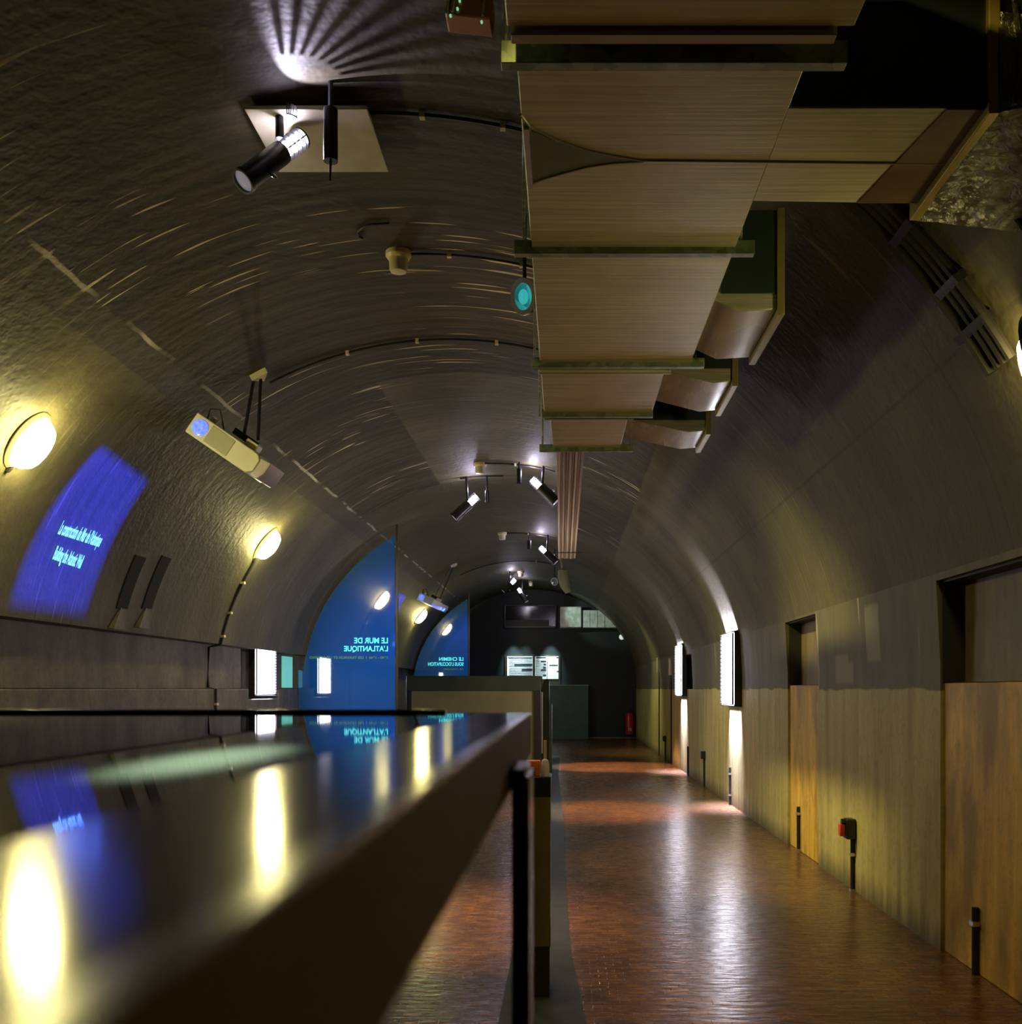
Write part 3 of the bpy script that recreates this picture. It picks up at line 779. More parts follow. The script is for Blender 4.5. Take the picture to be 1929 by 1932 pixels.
# ------------------------------------------------------------ spotlights
def spot_fix(center, axis, L, r, label_, plate=None, arms=(), aim_energy=0, aim=None, spot_deg=40, leak=1.0, col=(1, .82, .55)):
    c = Vector(center); ax = Vector(axis).normalized()     # axis points to the lens
    t = Thing('track_spotlight', label_, 'spotlight', c, 'black cylindrical ceiling spotlights')
    M = frameM(c, ax, (0, 1, 0))
    t.part('body', MB().lathe([(r * .9, -L * .12), (r, -L * .10), (r, L * .44), (r * 1.12, L * .45), (r * 1.12, L * .5), (r * .95, L * .5), (r * .95, L * .46)], M, 20), BLACK)
    t.part('lens', MB().lathe([(r * .93, L * .455), (r * .93, L * .47), (r * .5, L * .485)], M, 20), LENS)
    t.part('lamp_core', MB().lathe([(r * .5, -L * .40), (r * .62, -L * .36), (r * .62, -L * .14), (r * .5, -L * .12)], M, 16), HOT)
    f = MB()
    for k in range(5):
        z = -L * .38 + k * L * .065
        f.lathe([(r * .66, z), (r * .98, z), (r * .98, z + L * .008), (r * .66, z + L * .008)], M, 20, 1, 1, False)
    for q in range(3):
        a = q * 2 * PI / 3 + .4; f.tube([M @ Vector((r * .9 * math.cos(a), r * .9 * math.sin(a), -L * .42)), M @ Vector((r * .9 * math.cos(a), r * .9 * math.sin(a), -L * .1))], r * .06, 6)
    f.lathe([(r * .3, -L * .46), (r * .95, -L * .44), (r * .95, -L * .42), (r * .3, -L * .42)], M, 20)
    t.part('cooling_fin', f, BLACK)
    k_ = MB().lathe([(r * .16, 0), (r * .2, .02), (r * .1, .035)], frameM(M @ Vector((0, r, L * .2)), M.to_3x3() @ Vector((0, 1, 0)))); t.part('knob', k_, CHROME)
    for (p0, p1, rr) in arms:
        t.part('arm', MB().tube([p0, p1], rr, 12), BLACK)
    if aim_energy:
        o = add_light('SPOT', 'spot_beam', M @ Vector((0, 0, L * .53)), aim_energy, col, aim, spot_size=math.radians(spot_deg), spot_blend=.5, shadow_soft_size=.03)
    return t
single('ceiling_plate', MB().box((-1.62, 5.08, 4.425), (-1.0, 5.70, 4.445)), PLATE, 'square beige plate on the ceiling behind the near spotlight', 'ceiling plate', (-1.31, 5.39, 4.43), .003)
c0 = P(518, 298, 5.15)
spot_fix(c0, P(447, 352, 5.0) - P(598, 240, 5.3), .50, .058, 'large black spotlight with a white-hot rear, beside the square beige ceiling plate',
         arms=[(P(528, 262, 5.15), P(527, 205, 5.15) + Vector((0, 0, .03)), .022)], aim_energy=60, aim=(-2.2, 2.2, 0), spot_deg=50)
t = Thing('cable_drop', 'black hanging cylinder with a thin pin, in front of the square beige ceiling plate', 'ceiling fitting', P(624, 250, 5.0))
t.part('housing', MB().lathe([(.036, -.13), (.036, .12), (.034, .13)], Matrix.Translation(P(624, 255, 5.0)), 16), BLACK)
t.part('pin', MB().tube([P(624, 295, 5.0), P(623, 342, 5.0)], [.008, .004], 8), BLACK)
t.part('rod', MB().tube([P(624, 215, 5.0), Vector((P(624, 215, 5.0).x, 5.0, vz(P(624, 215, 5.0).x) + .01))], .012, 8), BLACK)
# bright leak on the vault above the near spotlight, cut into rays by added rods
LS = P(543, 214, 5.02)
ldir = (P(690, 120, 4.55) - LS); ldir.z = .0; ldir.normalize()
add_light('SPOT', 'spot_leak', LS, 26, (.78, .72, 1.0), LS + ldir + Vector((0, 0, .32)), spot_size=math.radians(95), spot_blend=.5, shadow_soft_size=.0015)
lf = Thing('streak_rods', 'added thin rods at the hot end of the near spotlight, cutting its light into streaks', 'light shaper', LS)
a0 = math.atan2(ldir.y, ldir.x)
m = MB()
for k in range(8):
    a = a0 - .62 + k * .16
    p0 = LS + Vector((math.cos(a), math.sin(a), 0)) * .05
    m.tube([p0 + Vector((0, 0, -.03)), p0 + Vector((0, 0, .025))], .0022, 6)
m.tube([LS + Vector((math.cos(a0 - .66 + .06 * i), math.sin(a0 - .66 + .06 * i), 0)) * .05 + Vector((0, 0, -.028)) for i in range(22)], .003, 6)
lf.part('fin', m, BLACK)

def far_spot(x, y_, Y, dirx, s, lab, e=0, aim=None, deg=40, col=(1, .55, .25)):
    c = P(x, y_, Y); ax = Vector((dirx, -.15, -.8))
    top = Vector((c.x, Y, vz(c.x) + .01))
    base = P(x, y_, Y)
    spot_fix(c, ax, .36 * s, .055 * s, lab, arms=[(c + Vector((-.03 * dirx, 0, .02)), top, .018)], aim_energy=e, aim=aim, spot_deg=deg, col=col)
far_spot(880, 956, 14.2, -.8, 1.35, 'black spotlight left of the cream detector, alone, pointing down left', 90, (-2.6, 14.6, 0), 40, (1, .7, .45))
far_spot(1026, 925, 13.3, .8, 1.35, 'black spotlight nearest the wooden trunking, right of the cream detector', 0, (.85, 12.5, 0), 36)
far_spot(1034, 1046, 19.3, .8, 1.3, 'black spotlight beside the far tip of the wooden trunking', 1500, (.9, 19.4, 0), 40)
far_spot(962, 1104, 25.6, -.8, 1.3, 'farther black spotlight just below the yellowish detector, pointing left')
far_spot(986, 1122, 27.6, .5, 1.3, 'farthest black spotlight, above the dark screen on the end wall', 130, (1.2, 30.4, 3.75), 34, (.7, 1, .85))
def leak(x, y_, Y, e): add_light('POINT', 'spot_glow', P(x, y_, Y), e, (.80, .72, 1.0), shadow_soft_size=.03)
leak(895, 922, 14.2, 7); leak(1003, 890, 13.3, 7); leak(1018, 1020, 19.3, 6); leak(966, 1088, 25.6, 5); leak(990, 1106, 27.4, 4)
def stem(x, y0, y1, Y, r, lab):
    a, b = P(x, y1, Y), P(x, y0, Y)
    t = Thing('stem_fitting', lab, 'ceiling fitting', a, 'black stems under the ceiling cables')
    t.part('housing', MB().lathe([(r, 0), (r, (b - a).z)], Matrix.Translation(a), 14), BLACK)
    t.part('rod', MB().tube([b, Vector((b.x, Y, vz(b.x) + .01))], .012, 6), BLACK)
stem(980, 884, 912, 13.3, .035, 'black hanging stem left of the spotlight nearest the wooden trunking')
stem(919, 926, 948, 14.2, .03, 'black hanging stem right of the spotlight that stands alone')
stem(999, 1020, 1036, 19.3, .04, 'short black hanging stem right of the pale green detector')
t = Thing('ceiling_speaker', 'round chrome-rimmed speaker with a teal shine, tucked against the left edge of the duct', 'speaker', P(988, 565, 6.2))
M = frameM(P(988, 560, 6.2), (-.35, -1, -.2), (0, 0, 1))
t.part('housing', MB().lathe([(.05, -.12), (.075, -.06), (.075, .0)], M, 24, 1.3, .95), BLACK)
t.part('rim', MB().lathe([(.062, -.005), (.085, -.005), (.085, .012), (.062, .012)], M, 24, 1.3, .95, False), STEEL2)
t.part('cone', MB().lathe([(.068, .0), (.05, -.01), (.02, .01), (.004, .014)], M, 24, 1.3, .95), IRID)
t.part('bracket', MB().tube([P(990, 545, 6.25), Vector((P(990, 545, 6.25).x, 6.25, vz(P(990, 545, 6.25).x) + .01))], .012, 8), BLACK)
t = Thing('ceiling_speaker', 'small round camera-like speaker left of the bent vent pipe, far down the vault', 'speaker', P(1047, 1097, 21))
M = frameM(P(1047, 1097, 21), (-.5, -1, -.3), (0, 0, 1))
t.part('housing', MB().lathe([(.05, -.1), (.085, -.03), (.085, .02)], M, 20), STEEL)
t.part('cone', MB().lathe([(.07, .02), (.03, .03), (.004, .035)], M, 20), GLASSFRM)
t.part('bracket', MB().tube([P(1047, 1092, 21.05), Vector((P(1047, 1092, 21.05).x, 21.05, vz(P(1047, 1092, 21.05).x) + .01))], .012, 8), BLACK)

# detectors and ceiling cables
def detector(x, Y, s, lab, mat):
    X = (x - VX) * Y / F; top = Vector((X, Y, vz(X) + .004))
    t = Thing('smoke_detector', lab, 'smoke detector', top, 'smoke detectors along the crown')
    M = Matrix.Translation(top) @ Matrix.Rotation(PI, 4, 'X')
    t.part('base', MB().lathe([(.088 * s, 0), (.088 * s, .035), (.074 * s, .055)], M, 24), mat)
    t.part('sensor', MB().lathe([(.068 * s, .055), (.064 * s, .07), (.062 * s, .12), (.055 * s, .142), (.01, .146)], M, 24), WHITEP)
detector(752, 6.95, 1.0, 'cream smoke detector on the near ceiling, left of the duct', DETO)
detector(906, 13.45, 1.0, 'cream smoke detector above the pair of far spotlights', DETO)
detector(948, 19.4, 1.0, 'pale smoke detector left of the tip of the wooden trunking', WHITEP)
detector(983, 25.8, 1.05, 'yellowish smoke detector farthest down the vault', DETO)
detector(1002, 28.2, .9, 'tiny pale green smoke detector by the end wall', GLASSFRM)
def ceil_cable(Y, xa, xb, lab, clips, r=.011):
    tha, thb = math.acos((xa - XC) / A), math.acos((xb - XC) / A)
    pts = [vault(tha + (thb - tha) * i / 28, Y, .018) for i in range(29)]
    t = Thing('ceiling_cable', lab, 'cable', pts[0], 'cables crossing the vault')
    t.part('cable', MB().tube(pts, r, 6), RUBBER)
    for cx in clips:
        q = vault(math.acos((cx - XC) / A), Y, .014)
        t.part('clip', MB().box((q.x - .014, Y - .018, q.z - .022), (q.x + .014, Y + .018, q.z + .012)), WHITEP)
X_ = lambda x, Y: (x - VX) * Y / F
ceil_cable(5.25, X_(650, 5.25), -.16, 'ceiling cable nearest the camera, from the beige plate to the duct', [X_(797, 5.25), X_(950, 5.25)])
ceil_cable(6.95, X_(775, 6.95), -.14, 'short ceiling cable from the near cream detector to the duct', [X_(848, 6.95), X_(985, 6.95)], .008)
ceil_cable(8.65, X_(498, 8.5), -.1, 'long arched ceiling cable from the near projector mount to the duct', [X_(655, 8.65), X_(787, 8.65), X_(938, 8.65)])
ceil_cable(13.4, X_(915, 13.4), X_(1048, 13.4), 'ceiling cable along the spotlight nearest the trunking', [X_(973, 13.4)])
ceil_cable(14.2, X_(868, 14.2), X_(950, 14.2), 'short ceiling cable over the lone far spotlight', [])
ceil_cable(19.4, X_(955, 19.4), X_(1050, 19.4), 'ceiling cable by the pale detector', [X_(998, 19.4)])
ceil_cable(23.6, X_(868, 23.6), X_(1040, 23.6), 'long arched cable across the far vault', [X_(1012, 23.6)])
t = Thing('junction_box', 'copper-brown junction box with pale bars at the top of the picture, left of the duct', 'junction box', P(885, 30, 4.2))
M = Matrix.Translation(P(888, 30, 4.2)) @ Matrix.Rotation(.12, 4, 'Y')
t.part('casing', MB().box((-.095, -.06, -.042), (.095, .06, .042), M), COPPER, .006)
for xx, hh in ((-.088, .045), (-.066, .033), (.060, .035)):
    t.part('bar', MB().box((xx - .005, -.068, -hh), (xx + .005, -.058, hh), M), LAVEND, .002)
for xx, zz in ((-.103, .018), (-.04, .014), (-.045, -.02), (-.07, -.052), (.06, -.062)):
    t.part('screw', MB().lathe([(.005, 0), (.005, .01)], M @ Matrix.Translation(Vector((xx, -.06, zz))) @ Matrix.Rotation(PI / 2, 4, 'X'), 8), BOLTGLOW)
t.part('hanger', MB().tube([P(888, 25, 4.22), Vector((P(888, 25, 4.22).x, 4.22, vz(P(888, 25, 4.2).x) + .01))], .012, 8), BLACK)
# small ceiling hook
single('ceiling_hook', MB().tube([vault(*vth(x, y_), .012) for x, y_ in ((735, 418), (700, 420), (686, 425), (674, 434), (676, 443), (684, 446))], .008, 6), RUBBER,
       'bent black hook on the near ceiling between the beige plate and the detector', 'hook', vault(*vth(690, 420)))

# vent slits on the left vault: black strips for shaded insides, sloped sills
for x0, xt, lab in ((228, 252, 'dark vertical slit in the left vault, the one next to the blue projection'), (275, 298, 'dark vertical slit in the left vault, the one farther from the blue projection')):
    tha, Ya = vth(x0, 1150); thb, Yb_ = vth(xt, 1045)
    t = Thing('wall_slit', lab, 'wall slit', vault(tha, Ya), 'pair of slits in the left vault')
    m = MB(); n = 8; w = .11
    vs = []; fs = []
    for i in range(n + 1):
        q = tha + (thb - tha) * i / n; Yq = Ya
        for (dy, ins) in ((-w, -.01), (w, -.01), (w, .012), (-w, .012)): vs.append(vault(q, Yq + dy, ins))
    for i in range(n):
        for j in range(4): fs.append((i * 4 + j, i * 4 + (j + 1) % 4, (i + 1) * 4 + (j + 1) % 4, (i + 1) * 4 + j))
    fs += [(3, 2, 1, 0), (n * 4, n * 4 + 1, n * 4 + 2, n * 4 + 3)]
    m.add(vs, fs); t.part('slit', m, SLOT)
    s = MB(); q = tha - .0; a = vault(q, Ya - .2, 0); b = vault(q + .055, Ya - .2, 0)
    q0 = vault(q + .05, Ya, 0)
    s.add([vault(q + .06, Ya - .16), vault(q + .06, Ya + .13), vault(q + .06, Ya + .13, .03), vault(q + .06, Ya - .16, .05), vault(q - .01, Ya - .02), vault(q - .01, Ya + .1), vault(q - .01, Ya + .1, .01), vault(q - .01, Ya - .02, .01)],
          [(0, 1, 2, 3), (4, 7, 6, 5), (0, 4, 5, 1), (1, 5, 6, 2), (2, 6, 7, 3), (3, 7, 4, 0)])
    t.part('sill', s, LW)

# cable down the left vault and wall from the second lamp
t = Thing('wall_conduit', 'black conduit curving down the left wall from the middle bulkhead lamp', 'conduit', (-4.1, 12.0, 0), 'black wall conduits')
th, Y = vth(487, 1045)
pts = [vault(th + (TL - .0 - th) * i / 12, Y - .05 * i / 12, .02) for i in range(13)] + [Vector((XV - .0, Y - .06, H + .53)), Vector((-4.27, Y - .06, H + .50)), Vector((-4.28, Y - .06, H + .02)), Vector((-4.18, Y - .06, H - .0)), Vector((-4.18, Y - .06, 0))]
t.part('pipe', MB().tube(pts, .016, 8), RUBBER)
for i in (4, 8, 11):
    q = pts[i]; t.part('clip', MB().box((q.x - .02, q.y - .03, q.z - .014), (q.x + .03, q.y + .03, q.z + .014)), WHITEP)
q = Vector((-4.18, Y - .06, H - .18)); t.part('clip', MB().box((q.x - .02, q.y - .03, q.z - .014), (q.x + .022, q.y + .03, q.z + .014)), WHITEP)

# conduits at the right wall foot
def wcond(x, ytop, lab, head=None, clips=(), xw=XR0, r=.016, long=False):
    Y = F * xw / (x - VX); zt_ = H + (VY - ytop) * Y / F; X = xw - r
    t = Thing('wall_conduit', lab, 'conduit', (X, Y, 0), 'black wall conduits')
    t.part('pipe', MB().tube([(X, Y, 0), (X, Y, zt_)], r, 10), RUBBER)
    for c in clips:
        zc = H + (VY - c) * Y / F
        t.part('clip', MB().box((X - r * 1.25, Y - r * 1.5, zc - .012), (xw, Y + r * 1.5, zc + .012)), STEEL)
    if head == 'socket':
        t.part('socket_box', MB().box((xw - .075, Y - .055, zt_ - .04), (xw, Y + .055, zt_ + .11)), BLACK, .012)
        t.part('red_switch', MB().box((xw - .115, Y - .03, zt_ - .02), (xw - .075, Y + .03, zt_ + .07)), simple('red_switch_plastic', (.8, .06, .03), .4), .006)
        t.part('knob', MB().lathe([(.02, 0), (.02, .03)], frameM((xw - .075, Y - .02, zt_ + .09), (-1, 0, 0)), 12), BLACK)
    if head == 'box':
        t.part('socket_box', MB().box((xw - .07, Y - .05, zt_ - .03), (xw, Y + .05, zt_ + .09)), BLACK, .01)
    if head == 'cream':
        t.part('switch_box', MB().box((xw - .06, Y - .06, zt_ - .02), (xw, Y + .06, zt_ + .32)), WHITEP, .01)
XO = XR0 + .022
wcond(1847, 1712, 'thick black conduit stub nearest the camera on the ochre wall section', clips=(1742, 1862), xw=XO, r=.018)
wcond(1613, 1572, 'black conduit with a socket and red switch on the pale wall section', 'socket', (1612, 1680))
wcond(1510, 1522, 'short black conduit on the narrow ochre wall section', None, (1535, 1604), xw=XO)
wcond(1380, 1448, 'short conduit directly under the nearer right louvred light', None, (1460, 1500))
wcond(1331, 1428, 'conduit with a small black box just beyond the nearer right louvred light', 'box')
wcond(1300, 1408, 'low thin conduit before the farther right louvred light')
wcond(1268, 1272, 'tall thin conduit with a cream switch box, left of the farther right louvred light', 'cream', (), r=.014)
wcond(1257, 1396, 'low conduit with a tiny black box near the end wall', 'box')
wcond(1245, 1268, 'tall thin conduit farthest down the right wall', 'cream', (), r=.012)

# conduit bundle on the right vault
t = Thing('conduit_bundle', 'bundle of thick black conduits arching down the right vault to the cut-off lamp', 'conduit', vault(.8, 4.1))
for k, dy in enumerate((0, .055, .11, .19)):
    pts = [vault(.93 - (.93 - .47) * i / 14, 4.12 + dy + .10 * (1 - i / 14), .03) for i in range(15)]
    t.part('conduit', MB().tube(pts, .022 if k != 3 else .03, 8), RUBBER)
for i in (4, 7, 10, 12):
    q = vault(.93 - (.93 - .47) * i / 14, 4.12, .0); q2 = vault(.93 - (.93 - .47) * i / 14, 4.12, .052); e = (vault(.7, 0) - vault(.71, 0)).normalized() * .02
    t.part('clamp', MB().add([q - e, q + e, q2 + e, q2 - e] + [p + Vector((0, .28, 0)) for p in (q - e, q + e, q2 + e, q2 - e)], [(0, 1, 2, 3), (7, 6, 5, 4), (0, 4, 5, 1), (1, 5, 6, 2), (2, 6, 7, 3), (3, 7, 4, 0)]), BLACK)
t = Thing('wall_conduit', 'thin black conduit on the right vault below the foil duct, at the picture edge', 'conduit', vault(.7, 3.4), 'black wall conduits')
t.part('pipe', MB().tube([vault(.80 - .3 * i / 10, 3.62, .02) for i in range(11)], .014, 8), RUBBER)
for i in (3, 5): 
    q = vault(.80 - .3 * i / 10, 3.62, .02); t.part('clip', MB().box((q.x - .02, q.y - .02, q.z - .02), (q.x + .02, q.y + .02, q.z + .02)), WHITEP)

# ------------------------------------------------------------ end wall furniture
Ye = YEND
def q2(x, y_): p = P(x, y_, Ye); return p.x, p.z
x0, z1 = q2(952, 1142); x1, z0 = q2(1050, 1185)
t = Thing('dark_screen', 'wide dark framed screen high on the end wall', 'screen', ((x0 + x1) / 2, Ye - .1, z0))
t.part('frame', MB().box((x0, Ye - .14, z0), (x1, Ye - .0, z0 + .05)).box((x0, Ye - .14, z1 - .03), (x1, Ye, z1)).box((x0, Ye - .14, z0), (x0 + .04, Ye, z1)).box((x1 - .03, Ye - .14, z0), (x1, Ye, z1)), simple('teal_grey_frame', (.10, .16, .15), .4), .004)
t.part('panel', MB().box((x0 + .03, Ye - .06, z0 + .04), (x1 - .03, Ye - .01, z1 - .02)), BLACKG)
t.part('lower_band', MB().box((x0 + .04, Ye - .08, z0 + .05), (x1 - .22, Ye - .055, z0 + .24)), simple('grey_band', (.05, .055, .05), .5))
x0, z1 = q2(1057, 1147); x1, z0 = q2(1163, 1186); xm, _ = q2(1097, 1150); xk, _ = q2(1135, 1153)
t = Thing('foil_duct', 'pale foil-covered duct along the top of the end wall, right of the dark screen', 'duct', ((x0 + x1) / 2, Ye - .3, z0))
FOIL2 = simple('pale_foil', (.80, .95, .80), .35, .5, var=.35, vscale=7, bump=.8)
t.part('square_section', MB().box((x0, Ye - .55, z0), (xm, Ye - .002, z1)), FOIL2, .02)
t.part('tapering_section', MB().prism([(xm + .03, z0), (x1, z0), (xk, z1 - .10), (xm + .03, z1 - .10)], 'y', Ye - .45, Ye - .002), FOIL2, .015)
for k in range(3): t.part('rib', MB().box((xm + .25 + .22 * k, Ye - .46, z0), (xm + .26 + .22 * k, Ye - .44, z1 - .12)), GLASSFRM)
x0, z1 = q2(953, 1236); x1, z0 = q2(1058, 1289)
t = Thing('information_board', 'lit white information board with rows of text on the end wall', 'information board', ((x0 + x1) / 2, Ye - .1, z0))
t.part('frame', MB().box((x0, Ye - .06, z0 - .03), (x1, Ye, z1)), UMBER, .004)
cuts = ((957.5, 1005.5), (1010, 1032), (1033, 1054))
for ci, (a, b) in enumerate(cuts):
    xa, za = q2(a, 1238.5); xb, zb2 = q2(b, 1281)
    sh = t.part('sheet', MB().box((xa, Ye - .075, zb2), (xb, Ye - .06, za)), PAPER)
    m = MB()
    if ci == 0: rows = [(1241, 958, 1005, .02), (1254.3, 971, 1005, .05), (1263.7, 985, 1005, .05)] + [(1243 + 2.4 * k, 961, 1004, .008) for k in range(15)]
    elif ci == 1: rows = [(1241, 1012, 1031, .025), (1248, 1021, 1031, .035), (1254, 1026, 1031, .035), (1260, 1025, 1031, .035), (1264.5, 1021, 1031, .035), (1274, 1025, 1031, .035)] + [(1247 + 2.6 * k, 1011, 1030, .008) for k in range(12)]
    else: rows = [(1241, 1050, 1054, .03), (1255.3, 1037, 1053, .025), (1267, 1051, 1054, .025)]
    for (yy, a2, b2, hh) in rows:
        xa2, zz = q2(a2, yy); xb2, _ = q2(b2, yy); m.box((xa2, Ye - .08, zz - hh / 2 * 1.4), (xb2, Ye - .074, zz + hh / 2 * 1.4))
    t.part('text_rows', m, INK)
for xx in (969, 990, 1040):
    p = P(xx, 1212, Ye - .55)
    add_light('SPOT', 'board_washer', p + Vector((0, 0, .55)), 420 if xx != 990 else 180, (.62, .90, .92), P(xx, 1262, Ye), spot_size=math.radians(40), spot_blend=1.0, shadow_soft_size=.03)
x0, z1 = q2(1038, 1292); x1, z0 = q2(1110, 1388)
t = Thing('low_cabinet', 'dark teal cabinet with a pale top edge, against the end wall under the information board', 'cabinet', ((x0 + x1) / 2, Ye - .2, 0))
t.part('body', MB().box((x0 - .6, Ye - .35, 0.0), (x1, Ye - .03, z1 - .03)), TEALP, .006)
t.part('top_edge', MB().box((x0 - .6, Ye - .37, z1 - .03), (x1 + .01, Ye - .03, z1)), simple('pale_teal_top', (.3, .4, .38), .3), .003)
# fire extinguisher
xe, zb_ = q2(1188, 1386); ze = q2(1198, 1334)[1]
t = Thing('fire_extinguisher', 'red fire extinguisher on the end wall at its right corner', 'fire extinguisher', (xe, Ye - .12, zb_))
M = Matrix.Translation(Vector((xe, Ye - .13, zb_)))
t.part('cylinder', MB().lathe([(.11, 0), (.125, .02), (.125, .58), (.09, .66), (.03, .69)], M, 24), RED)
t.part('valve', MB().lathe([(.03, .68), (.03, .76)], M, 12).box((-.03, -.10, .75), (.03, .06, .78), M), BLACK)
t.part('hose', MB().tube([M @ Vector(p) for p in ((.03, -.05, .72), (.14, -.05, .68), (.16, -.05, .45), (.15, -.05, .25))], .014, 8), RUBBER)
t.part('label', MB().box((-.05, -.132, .12), (.05, -.12, .22), M), LAVEND)
t.part('hook', MB().box((-.03, .05, .3), (.03, .13, .4), M), STEEL)
# round lamp and a pale tube standing in for an arc of light on the end wall
t = Thing('round_wall_lamp', 'small round whitish lamp on the end wall near the vault, above the fire extinguisher', 'wall lamp', P(1174, 1202, Ye - .1))
t.part('globe', MB().lathe([(.05, 0), (.085, .03), (.07, .09), (.02, .11)], frameM(P(1174, 1202, Ye - .0), (-.3, -1, 0)), 16), simple('white_globe', (.85, .85, .8), .3, emit=(.8, .85, .8), es=.5))
t = Thing('vault_light_arc', 'pale teal tube in place of an arc of light, right on the end wall', 'pipe', P(1205, 1280, Ye - .1))
t.part('pipe', MB().tube([P(1187, 1211, Ye - .06), P(1196, 1226, Ye - .06), P(1203, 1250, Ye - .06), P(1206, 1275, Ye - .06), P(1208, 1292, Ye - .06)], .035, 8), simple('pale_teal_arc', (.28, .42, .42), .35))

# ------------------------------------------------------------ distant display case and glass by it
Yc_ = 20.0
x0 = P(768, 0, Yc_).x; x1 = P(1020, 0, Yc_).x; zt1 = P(0, 1275, Yc_).z
t = Thing('display_case', 'tall olive-brown display case with a dark rim, standing beyond the glossy table', 'display case', ((x0 + x1) / 2, Yc_ + .6, 0))
t.part('body', MB().box((x0, Yc_, .06), (x1, Yc_ + 1.4, zt1 - .02)), OLIVE, .01)
t.part('top_rim', MB().box((x0 - .01, Yc_ - .03, zt1 - .30), (x1 + .005, Yc_ + 1.42, zt1)), OLIVED, .008)
t.part('corner_post', MB().box((x1 - .12, Yc_ - .035, .0), (x1 + .01, Yc_ + .1, zt1 - .30)), UMBER, .006)
t.part('corner_post', MB().box((x0 - .01, Yc_ - .035, .0), (x0 + .10, Yc_ + .1, zt1 - .30)), UMBER, .006)
t.part('plinth', MB().box((x0 + .02, Yc_ + .02, 0), (x1 - .02, Yc_ + 1.35, .06)), UMBER)
for xx, yy in ((893, 1280), (1007, 1279.5), (1013, 1302)):
    p = P(xx, yy, Yc_ - .03); t.part('bolt', MB().lathe([(.022, 0), (.022, .012)], frameM((p.x, Yc_ - .03, p.z), (0, -1, 0)), 10), BOLTGLOW)
t = Thing('glass_screen', 'dark rounded glass screen standing upright beside the olive display case', 'glass screen', (P(1030, 0, 18).x, 18, 0))
pa, pb = P(1021, 1290, 18), P(1037, 1281, 18)
t.part('glass_sheet', MB().prism([(pa.x, 0.0), (pb.x, 0.0), (pb.x, pb.z - .04), (pb.x - .03, pb.z), (pa.x + .06, pb.z), (pa.x + .0, pa.z - .12)], 'y', 18, 18.05), simple('dark_glass_sheet', (.04, .045, .02), .1), .004)
t.part('edge_strip', MB().box((pa.x + .01, 17.985, .35), (pa.x + .035, 18, pa.z - .15)), STEEL)
t.part('clip', MB().lathe([(.03, 0), (.02, .03)], frameM(P(1025.5, 1308, 17.98), (0, -1, 0)), 10), CHROME)
t.part('foot', MB().box((pb.x - .01, 17.96, 0), (pb.x + .05, 18.08, P(0, 1328, 18).z)), OLIVED, .01)

# ------------------------------------------------------------ slim pedestal with bottle
Yp = 4.87
xa, xb = -.245, -.070
t = Thing('slim_pedestal', 'slim brown pedestal with a black cap, standing in the walkway right of the table', 'pedestal', ((xa + xb) / 2, Yp + .1, 0))
zc = P(0, 1466, Yp).z; zc2 = P(0, 1504, Yp).z; zpl = P(0, 1787, Yp).z
t.part('cap', MB().box((xa, Yp, zc2), (xb, Yp + .20, zc)), BLACK, .003)
t.part('column', MB().box((xa + .003, Yp + .003, zpl), (xb - .002, Yp + .197, zc2)), simple('umber_column', (.10, .085, .04), .4), .002)
t.part('plinth', MB().box((xa + .006, Yp + .006, .0), (xb - .006, Yp + .19, zpl)), simple('black_brown_plinth', (.02, .014, .014), .4), .002)
p = P(1014, 1474, Yp); t.part('bolt', MB().lathe([(.005, 0), (.005, .004)], frameM((p.x, Yp, p.z), (0, -1, 0)), 8), BOLTGLOW)
zb0 = zc
t = Thing('plastic_bottle', 'small lilac-white bottle with a thin pale stick rising from it, on the slim pedestal', 'bottle', (P(1029, 0, Yp + .05).x, Yp + .05, zb0))
M = Matrix.Translation(t.loc)
t.part('bottle_body', MB().lathe([(.020, 0), (.0215, .006), (.0205, .06), (.016, .078), (.007, .084)], M, 20), LILAC)
t.part('stick', MB().tube([t.loc + Vector((0, 0, .08)), t.loc + Vector((0, 0, .175))], .0072, 10), WOODL)
t = Thing('orange_box', 'small orange box with a dark corner, beside the lilac-white bottle on the pedestal', 'box', (P(1006, 0, Yp + .05).x, Yp + .06, zb0))
xo = P(1006, 0, Yp + .05).x
t.part('casing', MB().box((xo - .035, Yp + .05, zb0), (xo + .035, Yp + .11, zb0 + .075)), ORANGE, .003)
t.part('dark_corner', MB().box((xo - .03, Yp + .046, zb0 + .002), (xo + .012, Yp + .05, zb0 + .04)), UMBER)

# ------------------------------------------------------------ glossy table just below the lens
HT = .020; ZTOP = H - HT
t = Thing('glossy_table', 'long dark glossy table top filling the lower left foreground, out of focus', 'table', (-.8, 0, 0))
TX1, TY0, TY1 = -.0284, -.7, .845
zbot = H - .0525
t.part('side_panel', MB().box((-1.55, TY0, zbot), (TX1, TY1, ZTOP - .0012)), TABSIDE, smooth=False)
t.part('border', MB().box((-.0728, TY0, ZTOP - .0012), (-.0335, TY1 - .0, ZTOP)), TABSTRIP)
t.part('polished_edge', MB().box((-.0335, TY0, ZTOP - .0012), (TX1, TY1, ZTOP)), simple('polished_edge_lacquer', (.03, .025, .02), .22, spec=.6), smooth=False)
o = add_light('SPOT', 'unseen_teal_spot', (-.62, .8, 4.2), 20000, (.62, .97, .95), (-.102, .292, ZTOP), spot_size=math.radians(1.3), spot_blend=1.0, shadow_soft_size=.005)  # added unseen spot; makes the teal pool on the table glass
o.rotation_euler = frameM((0, 0, 0), Vector((-.62, .8, 4.2)) - Vector((-.102, .292, ZTOP)), (1, 0, 0)).to_euler(); o.scale = (.62, 2.6, 1)
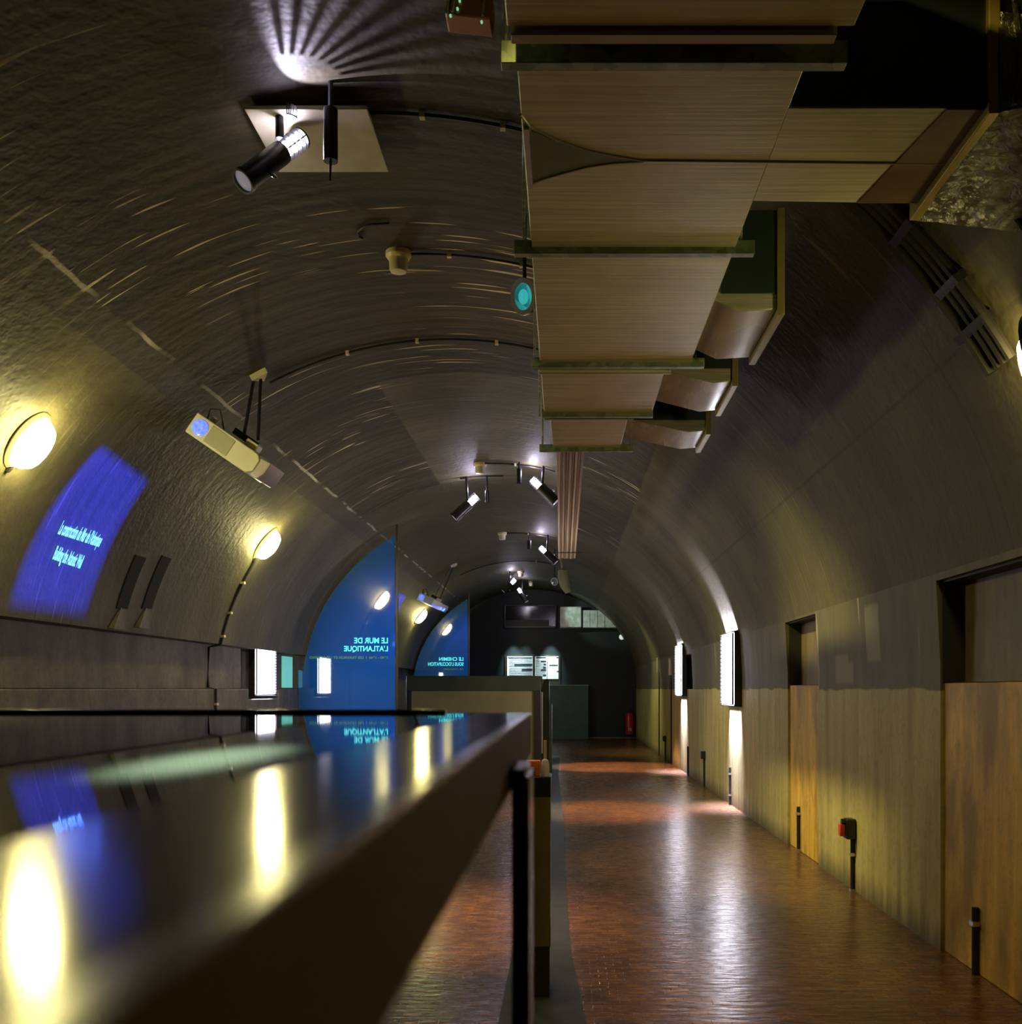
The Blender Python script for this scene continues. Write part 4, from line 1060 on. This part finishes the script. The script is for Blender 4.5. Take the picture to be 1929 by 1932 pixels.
t.part('glass_top', MB().box((-1.55, TY0, ZTOP - .0012), (-.0728, TY1 - .0, ZTOP)), TABGLASS)
t.part('rear_lip', MB().box((-1.55, TY1 - .004, ZTOP), (-.10, TY1 + .004, ZTOP + .0028)), TABLIP, .0008)
t.part('pedestal', MB().box((-1.2, -.3, 0), (-.45, .35, zbot)), UMBER, .004)
# slim upright post near the table edge
t = Thing('glass_edge_post', 'thin dark green upright glass edge close to the right end of the glossy table', 'glass pane', (-.0215, .52, 0))
t.part('dark_edge', MB().box((-.0268, .50, 0), (-.0200, .56, H - .040)), simple('very_dark_green', (.008, .014, .010), .3), .001)
t.part('pale_edge', MB().box((-.0200, .50, 0), (-.0178, .56, H - .044)), simple('greyish_edge', (.10, .13, .09), .2), .0006)
t.part('clip', MB().lathe([(.0012, 0), (.001, .002)], frameM((-.0180, .50, H - .105), (0, -1, 0)), 8), CHROME)

# ------------------------------------------------------------ unseen spots: floor pools, plus fill added for right wall and table side
for (loc, e, aim, deg, col) in (((-.9, 5.0, 4.3), 160, (.9, 5.4, 0), 34, (1, .55, .25)),
                                ((1.0, 13.0, 3.8), 1400, (.55, 12.4, 0), 40, (1, .55, .25)),
                                ((1.3, -1.0, 3.7), 500, (-0.05, .32, 1.45), 14, (1, .75, .45)),  # added only to brighten the side of the table
                                ((-.9, 1.8, 4.2), 140, (.6, 3.9, 0), 40, (1, .55, .25)),
                                ((-1.2, 6.0, 4.3), 1000, (-.75, 6.6, 0), 40, (1, .62, .35)),
                                ((-.4, 1.0, 4.1), 800, (2.15, 4.6, .8), 55, (1, .74, .18)),
                                ((-.8, 7.9, 4.3), 720, (2.15, 8.7, .6), 62, (1, .84, .28)),
                                ((.55, 12.6, 4.0), 280, (2.15, 14.2, .6), 60, (1, .86, .30)),
                                ((.5, 23.6, 3.9), 240, (2.15, 23.8, .6), 70, (.95, .9, .35))):
    add_light('SPOT', 'unseen_spot', loc, e, col, aim, spot_size=math.radians(deg), spot_blend=1.0, shadow_soft_size=.04)
# added unseen blue spots brightening the partitions towards their right edge
add_light('SPOT', 'partition_wash', (-1.5, 14.7, 3.6), 110, (.05, .20, 1.0), (-2.7, 15.8, 2.3), spot_size=math.radians(75), spot_blend=1.0, shadow_soft_size=.05)
add_light('SPOT', 'partition_wash', (-1.7, 26.1, 3.6), 90, (.05, .20, 1.0), (-2.8, 27.3, 2.5), spot_size=math.radians(75), spot_blend=1.0, shadow_soft_size=.05)

w = bpy.data.worlds.new('World'); SC.world = w; w.use_nodes = True
w.node_tree.nodes['Background'].inputs[0].default_value = (.02, .02, .02, 1)
w.node_tree.nodes['Background'].inputs[1].default_value = .1

# ------------------------------------------------------------ camera
cd = bpy.data.cameras.new('Camera'); cam = bpy.data.objects.new('Camera', cd); COL.objects.link(cam)
cam.location = (0, 0, H); cam.rotation_euler = (PI / 2, 0, 0)
cd.sensor_width = 36; cd.sensor_fit = 'HORIZONTAL'; cd.lens = F / 1929 * 36
cd.shift_x = -(VX - 964.5) / 1929; cd.shift_y = (VY - 966) / 1929
cd.clip_start = .01; cd.clip_end = 100
cd.dof.use_dof = True; cd.dof.focus_distance = 12; cd.dof.aperture_fstop = 12
SC.camera = cam
SC.cycles.adaptive_threshold = .05
SC.cycles.max_bounces = 4; SC.cycles.diffuse_bounces = 2; SC.cycles.glossy_bounces = 3; SC.cycles.transmission_bounces = 2
SC.cycles.caustics_reflective = False; SC.cycles.caustics_refractive = False; SC.cycles.sample_clamp_indirect = 6
SC.view_settings.view_transform = 'Standard'; SC.view_settings.look = 'None'
SC.view_settings.exposure = 0.18; SC.view_settings.gamma = 1; SC.view_settings.use_curve_mapping = False
